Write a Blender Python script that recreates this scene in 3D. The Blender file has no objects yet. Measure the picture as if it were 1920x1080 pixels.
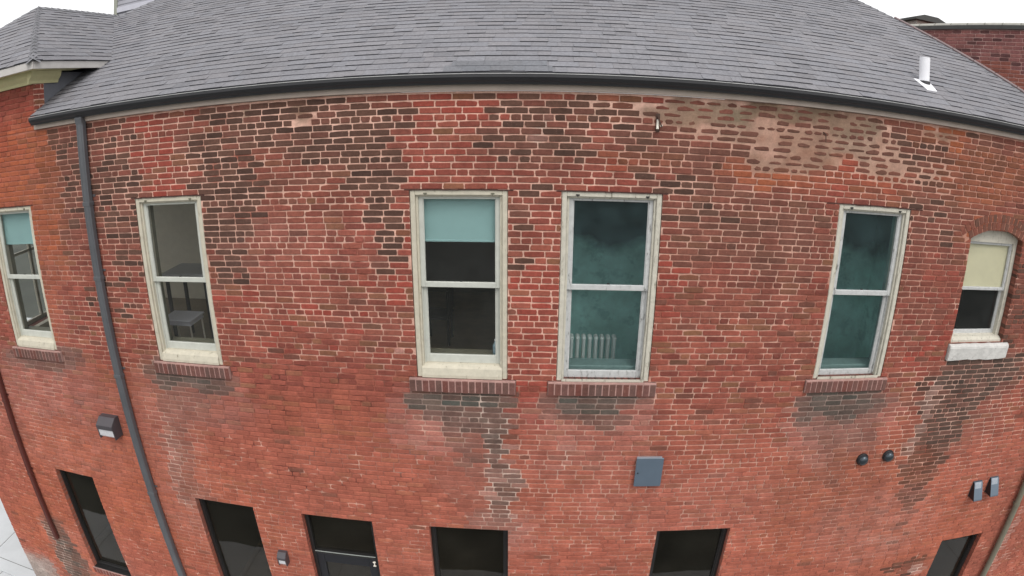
import bpy, math, random
import numpy as np
from mathutils import Vector, Matrix, noise as mnoise

random.seed(11)
rng = np.random.default_rng(11)
sc = bpy.context.scene
C = sc.collection
R = math.radians

# ------------------------------------------------------------------ camera
CAM_Z = 8.3          # eye height; the wall's face is the plane y = 0
CAM_Y = -5.871
PITCH, YAW, ROLL = -0.30508, -0.04782, 0.005116
cp, sp, cy, sy, cr, sr = math.cos(PITCH), math.sin(PITCH), math.cos(YAW), math.sin(YAW), math.cos(ROLL), math.sin(ROLL)
fwd = Vector((sy*cp, cy*cp, sp))
rt0 = Vector((cy, -sy, 0))
up0 = rt0.cross(fwd)
rt = cr*rt0 + sr*up0
up = -sr*rt0 + cr*up0
cd = bpy.data.cameras.new('camera')
cam = bpy.data.objects.new('camera', cd)
C.objects.link(cam)
M = Matrix((rt, up, -fwd)).transposed().to_4x4()
M.translation = Vector((0, CAM_Y, CAM_Z))
cam.matrix_world = M
cd.type = 'PANO'
cd.panorama_type = 'FISHEYE_LENS_POLYNOMIAL'     # the wide action-camera lens of the photograph
cd.sensor_width = 36
cd.fisheye_fov = math.pi
cd.fisheye_polynomial_k0 = 0
cd.fisheye_polynomial_k1 = -0.83994/18
cd.fisheye_polynomial_k2 = cd.fisheye_polynomial_k3 = cd.fisheye_polynomial_k4 = 0
cd.clip_start = 0.05
cd.clip_end = 2000
sc.camera = cam

# ------------------------------------------------------------------ world, sun, exposure
SUN_EL, SUN_ROT = 52, 160
w = bpy.data.worlds.new('World')
sc.world = w
w.use_nodes = True
nt = w.node_tree
nt.nodes.clear()
sky = nt.nodes.new('ShaderNodeTexSky')
sky.sky_type = 'NISHITA'
sky.sun_disc = False
sky.sun_elevation = R(SUN_EL)
sky.sun_rotation = R(SUN_ROT)
sky.air_density = 1.0
sky.dust_density = 4.0
hs = nt.nodes.new('ShaderNodeHueSaturation')
hs.inputs['Saturation'].default_value = 0.12
mx = nt.nodes.new('ShaderNodeMix')
mx.data_type = 'RGBA'
mx.inputs[0].default_value = 0.62
mx.inputs[7].default_value = (9.5, 9.45, 9.5, 1)      # the even cloud layer
bg = nt.nodes.new('ShaderNodeBackground')
bg.inputs[1].default_value = 0.10
wo = nt.nodes.new('ShaderNodeOutputWorld')
nt.links.new(sky.outputs[0], hs.inputs['Color'])
nt.links.new(hs.outputs[0], mx.inputs[6])
nt.links.new(mx.outputs[2], bg.inputs[0])
nt.links.new(bg.outputs[0], wo.inputs[0])

sd = bpy.data.lights.new('sun', 'SUN')
sd.energy = 0.8
sd.angle = R(25)
sd.color = (1, .97, .93)
sun = bpy.data.objects.new('sun', sd)
C.objects.link(sun)
a = R(SUN_ROT)
dvec = Vector((math.sin(a)*math.cos(R(SUN_EL)), math.cos(a)*math.cos(R(SUN_EL)), math.sin(R(SUN_EL))))
sun.rotation_euler = dvec.to_track_quat('Z', 'Y').to_euler()

sc.view_settings.view_transform = 'Standard'
sc.view_settings.look = 'None'
sc.view_settings.gamma = 1
sc.view_settings.exposure = 0.75
sc.cycles.use_denoising = True
sc.cycles.max_bounces = 8
sc.cycles.transparent_max_bounces = 12

# ------------------------------------------------------------------ helpers
def srgb(r, g, b, k=1.0):
    f = lambda v: ((v/255+.055)/1.055)**2.4 if v > 10 else v/255/12.92
    return (f(r)*k, f(g)*k, f(b)*k)

def tag(o, label=None, cat=None, group=None, kind=None):
    if label: o['label'] = label
    if cat: o['category'] = cat
    if group: o['group'] = group
    if kind: o['kind'] = kind
    return o

def thing(name, loc, label, cat, group=None):
    o = bpy.data.objects.new(name, None)
    o.empty_display_size = .1
    C.objects.link(o)
    o.location = loc
    return tag(o, label, cat, group)

def material(name, col, rough=.6, metal=0., spec=.5, var=0., vscale=8., bump=0., bscale=40., attr=False, stain=None, coat=0):
    m = bpy.data.materials.new(name)
    m.use_nodes = True
    nt = m.node_tree
    p = nt.nodes['Principled BSDF']
    p.inputs['Roughness'].default_value = rough
    p.inputs['Metallic'].default_value = metal
    p.inputs['Specular IOR Level'].default_value = spec
    tc = nt.nodes.new('ShaderNodeTexCoord')
    L = nt.links.new
    if attr:
        a = nt.nodes.new('ShaderNodeAttribute'); a.attribute_name = 'Col'
        out = a.outputs['Color']
    else:
        a = nt.nodes.new('ShaderNodeRGB'); a.outputs[0].default_value = (*col, 1)
        out = a.outputs[0]
    if stain:     # (second colour, threshold, scale): patches with a shape of their own (peeled paint, dirt)
        n = nt.nodes.new('ShaderNodeTexNoise'); n.inputs['Scale'].default_value = stain[2]; n.inputs['Detail'].default_value = 6; n.inputs['Roughness'].default_value = .7
        mp = nt.nodes.new('ShaderNodeMapping'); mp.inputs['Scale'].default_value = stain[3] if len(stain) > 3 else (1, 1, 1)
        L(tc.outputs['Object'], mp.inputs[0]); L(mp.outputs[0], n.inputs['Vector'])
        r = nt.nodes.new('ShaderNodeValToRGB'); r.color_ramp.elements[0].position = stain[1]; r.color_ramp.elements[1].position = stain[1]+.07
        L(n.outputs['Fac'], r.inputs[0])
        x = nt.nodes.new('ShaderNodeMix'); x.data_type = 'RGBA'; x.inputs[7].default_value = (*stain[0], 1)
        L(r.outputs[0], x.inputs[0]); L(out, x.inputs[6]); out = x.outputs[2]
    if var:
        n = nt.nodes.new('ShaderNodeTexNoise'); n.inputs['Scale'].default_value = vscale; n.inputs['Detail'].default_value = 5; n.inputs['Roughness'].default_value = .65
        L(tc.outputs['Object'], n.inputs['Vector'])
        mr = nt.nodes.new('ShaderNodeMapRange'); mr.inputs[1].default_value = .25; mr.inputs[2].default_value = .75
        mr.inputs[3].default_value = 1-var; mr.inputs[4].default_value = 1+var
        L(n.outputs['Fac'], mr.inputs[0])
        v = nt.nodes.new('ShaderNodeVectorMath'); v.operation = 'SCALE'
        L(out, v.inputs[0]); L(mr.outputs[0], v.inputs['Scale']); out = v.outputs[0]
    L(out, p.inputs['Base Color'])
    if bump:
        n = nt.nodes.new('ShaderNodeTexNoise'); n.inputs['Scale'].default_value = bscale; n.inputs['Detail'].default_value = 4
        L(tc.outputs['Object'], n.inputs['Vector'])
        b = nt.nodes.new('ShaderNodeBump'); b.inputs['Strength'].default_value = bump; b.inputs['Distance'].default_value = .01
        L(n.outputs['Fac'], b.inputs['Height']); L(b.outputs[0], p.inputs['Normal'])
    return m

class MB:
    """collects shapes and links them as ONE mesh object"""
    def __init__(s): s.v = []; s.f = []; s.mi = []; s.c = []; s.col = (1, 1, 1)
    def add(s, vs, fs, mi=0, col=None):
        n = len(s.v); s.v += [tuple(v) for v in vs]; s.f += [tuple(i+n for i in f) for f in fs]; s.mi += [mi]*len(fs)
        s.c += [col or s.col]*len(vs); return s
    def box(s, x0, x1, y0, y1, z0, z1, mi=0, ch=0.0, col=None):
        if x0 > x1: x0, x1 = x1, x0
        if y0 > y1: y0, y1 = y1, y0
        if z0 > z1: z0, z1 = z1, z0
        if not ch:
            v = [(x, y, z) for z in (z0, z1) for y in (y0, y1) for x in (x0, x1)]
            return s.add(v, [(0, 2, 3, 1), (4, 5, 7, 6), (0, 1, 5, 4), (2, 6, 7, 3), (0, 4, 6, 2), (1, 3, 7, 5)], mi, col)
        c = min(ch, (x1-x0)*.45, (y1-y0)*.45, (z1-z0)*.45)     # chamfered box: 24 corners
        vs = []; idx = {}
        for i, (sx, X) in enumerate(((1, x0), (-1, x1))):
            for j, (sy_, Y) in enumerate(((1, y0), (-1, y1))):
                for k, (sz, Z) in enumerate(((1, z0), (-1, z1))):
                    for a in range(3):
                        p = [X+sx*c, Y+sy_*c, Z+sz*c]; p[a] = (X, Y, Z)[a]
                        idx[(i, j, k, a)] = len(vs); vs.append(p)
        F = []
        g = lambda i, j, k, a: idx[(i, j, k, a)]
        F += [(g(0,0,0,0), g(0,0,1,0), g(0,1,1,0), g(0,1,0,0)), (g(1,0,0,0), g(1,1,0,0), g(1,1,1,0), g(1,0,1,0))]
        F += [(g(0,0,0,1), g(1,0,0,1), g(1,0,1,1), g(0,0,1,1)), (g(0,1,0,1), g(0,1,1,1), g(1,1,1,1), g(1,1,0,1))]
        F += [(g(0,0,0,2), g(0,1,0,2), g(1,1,0,2), g(1,0,0,2)), (g(0,0,1,2), g(1,0,1,2), g(1,1,1,2), g(0,1,1,2))]
        for i in (0, 1):
            for j in (0, 1): F.append((g(i,j,0,0), g(i,j,1,0), g(i,j,1,1), g(i,j,0,1)))
            for k in (0, 1): F.append((g(i,0,k,0), g(i,1,k,0), g(i,1,k,2), g(i,0,k,2)))
        for j in (0, 1):
            for k in (0, 1): F.append((g(0,j,k,1), g(1,j,k,1), g(1,j,k,2), g(0,j,k,2)))
            for k in (0, 1):
                for i in (0, 1): F.append((g(i,j,k,0), g(i,j,k,1), g(i,j,k,2)))
        return s.add(vs, F, mi, col)
    def tube(s, p0, p1, r, n=12, r1=None, mi=0, cap=True, col=None):
        p0, p1 = Vector(p0), Vector(p1); r1 = r if r1 is None else r1
        q = (p1-p0).to_track_quat('Z', 'Y'); vs = []
        for p, rr in ((p0, r), (p1, r1)):
            for i in range(n):
                a = 2*math.pi*i/n; vs.append(p + q @ Vector((rr*math.cos(a), rr*math.sin(a), 0)))
        fs = [(i, (i+1) % n, n+(i+1) % n, n+i) for i in range(n)]
        if cap: fs += [tuple(range(n))[::-1], tuple(range(n, 2*n))]
        return s.add(vs, fs, mi, col)
    def lathe(s, prof, axis, o, n=24, mi=0):
        """prof: (radius, distance along axis)"""
        q = Vector(axis).to_track_quat('Z', 'Y'); o = Vector(o); vs = []
        for r, h in prof:
            for i in range(n):
                a = 2*math.pi*i/n; vs.append(o + q @ Vector((r*math.cos(a), r*math.sin(a), h)))
        fs = [(k*n+i, k*n+(i+1) % n, (k+1)*n+(i+1) % n, (k+1)*n+i) for k in range(len(prof)-1) for i in range(n)]
        fs += [tuple(range(n))[::-1], tuple(range((len(prof)-1)*n, len(prof)*n))]
        return s.add(vs, fs, mi)
    def prism_x(s, yz, x0, x1, mi=0):
        n = len(yz); vs = [(x0, y, z) for y, z in yz] + [(x1, y, z) for y, z in yz]
        return s.add(vs, [tuple(range(n)), tuple(range(n, 2*n))[::-1]] + [(i, (i+1) % n, n+(i+1) % n, n+i)[::-1] for i in range(n)], mi)
    def prism_y(s, xz, y0, y1, mi=0):
        n = len(xz); vs = [(x, y0, z) for x, z in xz] + [(x, y1, z) for x, z in xz]
        return s.add(vs, [tuple(range(n)), tuple(range(n, 2*n))[::-1]] + [(i, (i+1) % n, n+(i+1) % n, n+i)[::-1] for i in range(n)], mi)
    def prism_z(s, xy, z0, z1, mi=0):
        n = len(xy); vs = [(x, y, z0) for x, y in xy] + [(x, y, z1) for x, y in xy]
        return s.add(vs, [tuple(range(n)), tuple(range(n, 2*n))[::-1]] + [(i, (i+1) % n, n+(i+1) % n, n+i)[::-1] for i in range(n)], mi)
    def build(s, name, mats, parent=None, smooth=False, fix=True):
        me = bpy.data.meshes.new(name)
        off = Vector((0, 0, 0))
        if parent is not None:
            p = parent
            while p is not None: off += p.location; p = p.parent
        vs = np.array(s.v, dtype=float) - np.array(off)
        me.from_pydata(vs.tolist(), [], s.f)
        if not isinstance(mats, (list, tuple)): mats = [mats]
        for m in mats: me.materials.append(m)
        me.polygons.foreach_set('material_index', s.mi)
        if any(c != (1, 1, 1) for c in s.c):
            ca = me.color_attributes.new('Col', 'FLOAT_COLOR', 'POINT')
            arr = np.ones((len(s.c), 4), dtype=np.float32); arr[:, :3] = np.array(s.c, dtype=np.float32)
            ca.data.foreach_set('color', arr.ravel())
        if fix:
            import bmesh
            bm = bmesh.new(); bm.from_mesh(me); bmesh.ops.recalc_face_normals(bm, faces=bm.faces[:]); bm.to_mesh(me); bm.free()
        if smooth:
            me.polygons.foreach_set('use_smooth', [True]*len(me.polygons))
            try: me.set_sharp_from_angle(angle=R(40))
            except Exception: pass
        me.update()
        o = bpy.data.objects.new(name, me)
        C.objects.link(o)
        if parent is not None: o.parent = parent
        return o

def ZR(z): return CAM_Z + z          # heights below are given relative to the camera's height

# smooth 2-D value noise for laying out wear on the wall
_T = rng.random((256, 256))
def vnoise(x, z, s=1.0, seed=0):
    x = x/s+seed*17.3; z = z/s+seed*7.7
    i, j = math.floor(x), math.floor(z); u, v = x-i, z-j
    u = u*u*(3-2*u); v = v*v*(3-2*v)
    t = lambda a, b: _T[a % 256, b % 256]
    return (t(i, j)*(1-u)+t(i+1, j)*u)*(1-v)+(t(i, j+1)*(1-u)+t(i+1, j+1)*u)*v

# wear measured on the wall: kind -> (x, height, half width, half height, strength)
ZONES = {
 'dark': [(-3.06,-0.02,0.61,0.17,0.95),(-1.99,-0.22,0.66,0.36,1.0),(-2.56,-0.06,0.72,0.19,0.95),(-3.27,-0.32,0.46,0.16,0.8),(-2.45,-0.25,0.41,0.16,0.8),(-3.37,-1.07,0.33,0.66,0.9),(-1.6,-1.09,0.19,0.61,0.9),(-1.66,-0.55,0.27,0.21,0.6),(0.02,-0.27,0.46,0.39,0.72),(-0.29,-0.04,0.31,0.11,0.5),(0.57,0.02,0.46,0.1,0.6),(0.94,-0.27,0.31,0.31,0.45),(-5.29,-0.23,0.64,0.45,0.6),(-4.93,-0.58,0.42,0.82,0.65),(-5.91,-0.51,0.45,0.73,0.55),(-4.82,-1.28,0.34,0.58,0.4),(-5.32,-1.95,0.47,0.42,0.25),(-0.15,-1.19,0.16,0.48,0.35),(1.5,-0.72,0.38,0.32,0.3),(3.52,-0.19,0.62,0.28,0.55),(3.94,-0.09,0.44,0.23,0.6),(4.74,-0.24,1.01,0.36,0.5),(4.35,-0.89,0.47,0.36,0.35),(3.75,-1.34,0.29,0.54,0.15),(5.57,-2.96,0.73,0.35,0.85),(5.42,-3.52,0.48,0.37,0.95),(5.26,-4.04,0.32,0.4,0.95),(5.2,-4.56,0.2,0.37,0.9),(5.29,-5.26,0.21,0.41,0.35),(6.11,-2.9,0.55,0.28,0.4),(5.95,-1.86,0.42,0.84,0.5),(5.68,-6.1,0.45,0.17,0.6)],
 'brown': [(2.03,-0.32,1.08,0.32,0.95),(-0.08,-0.56,1.02,0.31,0.45),(-2.24,-0.7,0.93,0.38,0.35),(2.23,-1.28,0.9,0.52,0.85),(2.18,-1.92,0.98,0.24,0.4),(1.77,-0.65,0.84,0.37,0.6),(4.77,-0.42,1.26,0.66,0.6),(4.58,-1.62,0.58,0.7,0.5),(2.89,-2.4,0.61,0.38,0.25),(-2.76,-1.2,0.57,0.23,0.35),(-6.17,-0.77,0.85,0.95,0.35),(-0.9,-4.23,0.38,0.47,0.3),(3.85,-4.57,1.01,0.79,0.35),(6.21,-2.3,0.88,0.88,0.35),(7.63,-5.82,0.89,1.1,0.2)],
 'grey': [(-4.29,-3.12,0.67,0.19,0.9),(-0.77,-3.14,0.56,0.17,1.0),(-0.72,-3.31,0.48,0.24,0.8),(-0.45,-3.47,0.2,0.48,0.85),(-0.42,-4.05,0.16,0.83,0.75),(-0.46,-4.82,0.26,0.34,0.35),(0.71,-3.15,0.56,0.17,1.0),(0.7,-3.37,0.36,0.2,0.7),(3.67,-3.21,0.63,0.22,1.0),(3.8,-3.53,0.48,0.38,0.45),(3.75,-3.91,0.24,0.47,0.25),(-6.94,-3.03,0.87,0.17,0.6),(-4.42,-3.49,0.43,0.39,0.35),(-4.65,-4.33,0.2,0.97,0.35),(5.79,-2.88,0.73,0.3,0.35),(5.65,-3.58,0.73,0.5,0.25),(-8.15,-7.09,0.36,0.9,0.9),(-8.18,-6.72,0.26,0.43,0.7),(-0.88,-3.7,0.09,0.43,0.5),(3.21,-4.51,0.09,0.03,0.5)],
 'conc': [(-9.48,-7.84,0.72,0.59,0.9)],
 'streak': [(-0.61,-3.91,0.06,0.89,0.9),(-0.3,-4.2,0.06,0.92,0.85),(-4.84,-4.53,0.12,0.83,0.5),(2.94,-3.48,0.06,0.36,0.4),(4.99,-3.45,0.07,0.7,0.7),(0.27,-3.8,0.05,0.36,0.4),(7.81,-6.03,0.11,0.64,0.8),(4.62,0.09,0.11,0.04,1.0),(5.94,-6.17,0.17,0.1,1.0),(2.99,-0.28,0.04,0.03,1.0),(0.01,-0.21,0.03,0.11,0.7),(-1.56,-2.54,0.04,0.05,1.0),(4.93,-5.45,0.4,0.11,0.25),(-8.34,-6.89,0.17,0.59,0.6)],
 'pale': [(-4.34,-3.33,0.93,0.46,0.5),(-1.23,-3.44,0.43,0.41,0.7),(-0.76,-3.84,0.49,0.73,0.25),(0.26,-3.38,0.35,0.34,0.55),(1.15,-3.37,0.31,0.35,0.7),(0.64,-3.8,0.73,0.36,0.3),(3.41,-3.51,0.38,0.52,0.7),(4.02,-3.46,0.49,0.38,0.5),(-7.1,-3.45,1.41,0.63,0.55),(-0.4,-5.03,0.46,0.36,0.5),(-6.86,-2.14,0.73,0.78,0.2),(-2.54,-1.48,0.87,0.35,0.15),(-4.84,-4.53,0.58,1.38,0.3),(-7.3,-6.72,0.87,0.56,0.3),(4.76,-5.23,1.07,0.61,0.35),(1.81,-4.59,1.36,0.5,0.2),(-7.29,-4.47,1.63,0.61,0.3)],
 'orange': [(-6.67,-0.46,0.68,0.76,0.8),(-6.44,-1.25,0.5,0.63,0.8),(-6.57,-2.13,0.35,0.68,0.5),(4.54,0.01,0.49,0.1,0.9),(3.62,0.16,0.28,0.08,0.4),(5.2,-0.38,0.82,0.31,0.5),(2.28,-0.62,0.53,0.13,0.7),(3.28,-0.55,0.8,0.22,0.4),(-6.55,-5.02,1.74,0.95,0.45),(-8.28,-6.5,0.99,0.83,0.5),(-5.2,-3.26,0.86,0.32,0.35),(-2.51,-3.46,0.8,0.43,0.2),(5.42,-1.0,0.66,0.19,0.6),(4.25,-4.79,1.42,1.1,0.25),(0.95,-0.53,0.42,0.1,0.35),(5.84,-5.49,1.36,0.76,0.3),(-5.09,-5.32,1.63,1.04,0.3)],
 'parge': [(1.41,-0.02,0.4,0.11,0.85),(2.3,0.02,0.93,0.13,1.0),(3.1,-0.05,0.52,0.14,0.9),(2.8,-0.3,0.44,0.13,0.72),(3.25,-0.24,0.4,0.15,0.6),(2.02,-0.21,0.51,0.11,0.45),(2.57,-0.44,0.49,0.12,0.6),(4.05,-0.43,0.45,0.13,0.3),(0.57,-0.03,0.09,0.14,0.5),(3.67,-0.35,0.35,0.15,0.45),(-3.06,-0.04,0.09,0.1,0.8),(-2.44,-0.05,0.06,0.12,0.8),(4.38,0.03,0.21,0.06,0.7)],
 'red': [(-0.8,-0.56,0.62,0.23,0.9),(0.69,-0.7,0.47,0.21,0.95),(-0.06,-2.31,0.25,1.18,0.7),(-1.42,-1.48,0.1,0.61,0.8),(-0.28,-1.25,0.07,0.49,0.6),(1.32,-1.43,0.14,0.88,0.8),(3.55,-0.53,0.48,0.15,0.7),(4.8,-2.15,0.53,0.87,0.5),(1.98,-1.69,0.35,0.11,0.9),(-4.7,-0.4,0.58,0.56,0.6),(-4.07,-0.51,0.53,0.3,0.6),(-0.85,-0.04,0.61,0.13,0.6),(1.67,0.08,0.49,0.06,0.8),(2.99,-1.37,0.14,0.64,0.7),(-6.81,0.2,0.47,0.41,0.9),(-2.62,-2.27,1.3,0.37,0.3)],
 'mort': [(-0.09,-0.3,5.61,1.68,1.0),(-2.54,-1.54,1.61,0.93,0.5),(-0.06,-2.19,0.66,0.99,0.9),(2.18,-1.92,2.44,1.06,0.75),(-2.36,-2.26,1.89,0.56,0.75),(0.59,-4.02,1.24,1.13,0.6),(2.09,-3.46,1.56,1.07,0.6),(0.96,-4.66,1.19,0.75,0.6),(-0.44,-4.13,0.21,0.99,1.0),(-0.44,-3.2,0.59,0.27,0.9),(0.01,-5.38,1.77,0.56,0.35),(-0.75,-3.41,0.72,0.41,0.8),(3.7,-3.45,1.09,0.45,0.6),(5.62,-3.49,1.34,0.98,0.9),(-4.64,-3.83,0.54,1.33,0.6),(0.73,-3.37,0.71,0.41,0.5),(-5.26,-1.68,1.66,1.7,0.6),(-6.74,-3.76,1.72,0.9,0.5),(-1.89,-3.84,0.99,0.45,0.35),(4.55,-4.39,2.73,1.41,0.4),(-4.05,-5.5,1.82,0.93,0.3)],
 'nomort': [(-2.76,-3.33,1.54,0.57,0.8),(-2.46,-4.05,1.68,0.55,0.5),(-5.92,-3.66,0.76,0.77,0.8),(-5.96,-4.62,1.12,0.59,0.7),(-6.73,-0.1,0.69,0.91,0.7),(-2.0,-4.82,1.4,0.53,0.4)],
}

def zone(kind, x, z, wob=True):
    """strength 0..1 of a kind of wear at a point of the wall (z relative to the camera's height)"""
    if wob:
        dx = (vnoise(x, z, .35, 3)-.5)*.30+(vnoise(x, z, .12, 9)-.5)*.12; dz = (vnoise(x, z, .3, 5)-.5)*.24+(vnoise(x, z, .1, 11)-.5)*.10
        x = x+dx; z = z+dz
    best = 0
    for cx, cz, rx, rz, s in ZONES[kind]:
        d = (abs((x-cx)/rx)**2.6+abs((z-cz)/rz)**2.6)
        if d < 2.2:
            f = 1/(1+math.exp((d-1)*4.5))*s
            if f > best: best = f
    return best

def mixc(a, b, t): return tuple(a[i]*(1-t)+b[i]*t for i in range(3))

RED = srgb(150, 81, 69, .80)
RED2 = srgb(162, 94, 77, .80)
RED3 = srgb(130, 71, 61, .80)
OLIVE = srgb(140, 96, 72, .80)
BRIGHT = srgb(160, 76, 64, .80)
BROWN = srgb(120, 79, 68, .80)
DARK = srgb(112, 80, 68, .74)
DARK2 = srgb(86, 64, 56, .73)
ORANGE = srgb(188, 104, 66, .80)
GREY = srgb(86, 90, 84, .76)
PALE = srgb(180, 130, 120, .80)
TAN = srgb(146, 131, 108, .60)
MLIGHT = srgb(220, 178, 160, .95)
MRED = srgb(166, 98, 82, .82)
CONC = srgb(160, 152, 145, .85)

def brick_colour(x, z):
    r = random.random()
    c = mixc(RED, RED2, r) if r < .7 else mixc(RED, RED3, random.random())
    if random.random() < .14: c = mixc(c, OLIVE, .4+.6*random.random())
    t = vnoise(x, z, 1.3, 21)
    c = mixc(c, BROWN, max(0, t-.62)*1.4)
    low = min(1, max(0, (-2.9-z)/1.2))
    c = mixc(c, srgb(176, 102, 82, .86), .6*low)
    if random.random() < .06-.045*low: c = mixc(c, DARK, .6)
    k = random.random
    dz = zone('red', x, z)
    if k() < dz: c = mixc(BRIGHT, RED, k()*.8)
    b = zone('brown', x, z)
    c = mixc(c, mixc(BROWN, DARK, k()*.5), min(1, b*(.6+.6*k())))
    d = zone('dark', x, z)
    c = mixc(c, BROWN, min(1, d*1.5)*.7)
    if k() < d*1.25: c = mixc(DARK, DARK2, k()) if k() < .8 else BROWN
    o = zone('orange', x, z)
    c = mixc(c, ORANGE, o*(.4+.6*k())*.85)
    if zone('parge', x, z) > .35: c = mixc(c, mixc(BROWN, DARK, k()), .75)
    p = zone('pale', x, z)
    c = mixc(c, PALE, p*(.25+.6*k()))
    c = mixc(c, srgb(190, 150, 138, .85), zone('streak', x, z)*.5)
    g = zone('grey', x, z)
    c = mixc(c, mixc(GREY, DARK2, k()*.35), g*(.75+.25*k()))
    q = zone('conc', x, z)
    c = mixc(c, CONC, q)
    v = .86+.28*k()
    return tuple(max(0, u*v) for u in c)

def mortar_colour(x, z):
    m = zone('mort', x, z); n = zone('nomort', x, z)
    m = m*(1-n)
    m = m*min(1, max(0, (vnoise(x, z*1.6, .15, 31)*.75+vnoise(x, z, .5, 33)*.6-.34)*2.6+ (.75 if z > -.95 else .28 if z > -2.4 else .02)))
    # scattered pale bits everywhere
    if vnoise(x, z, .07, 35) > .80 and n < .5: m = max(m, .85)
    if n > .4 and vnoise(x, z, .09, 39) > .8: base = srgb(110, 62, 55, .8)
    else: base = MRED
    c = mixc(base, MLIGHT, m)
    c = mixc(c, srgb(190, 120, 95, .85), zone('orange', x, z)*.5)
    c = mixc(c, srgb(176, 128, 110, .85), zone('brown', x, z)*.45)
    c = mixc(c, mixc(TAN, srgb(162, 130, 108, .64), vnoise(x, z, .33, 71)*1.3-.2 if vnoise(x, z, .33, 71) > .15 else 0), zone('parge', x, z)*.95)
    c = mixc(c, srgb(190, 145, 135, .85), zone('pale', x, z)*.55)
    c = mixc(c, srgb(140, 132, 124, .85), zone('grey', x, z)*.75)
    c = mixc(c, srgb(226, 204, 190, .95), zone('streak', x, z)*.9)
    c = mixc(c, CONC, zone('conc', x, z))
    v = .92+.16*vnoise(x, z, .05, 37)
    return tuple(u*v for u in c)

H = .0677                         # one course
Z0 = -.856                        # bed joint over the upper windows
UNIT = .2125
MJ = .0108
HEADER = {-23, -17, -11, -5, 1, 7, 13, 19, 25, 31, 37, 45, 51, 57, 63, 69, 75, 81, 87, 93, 99, 105}

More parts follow.
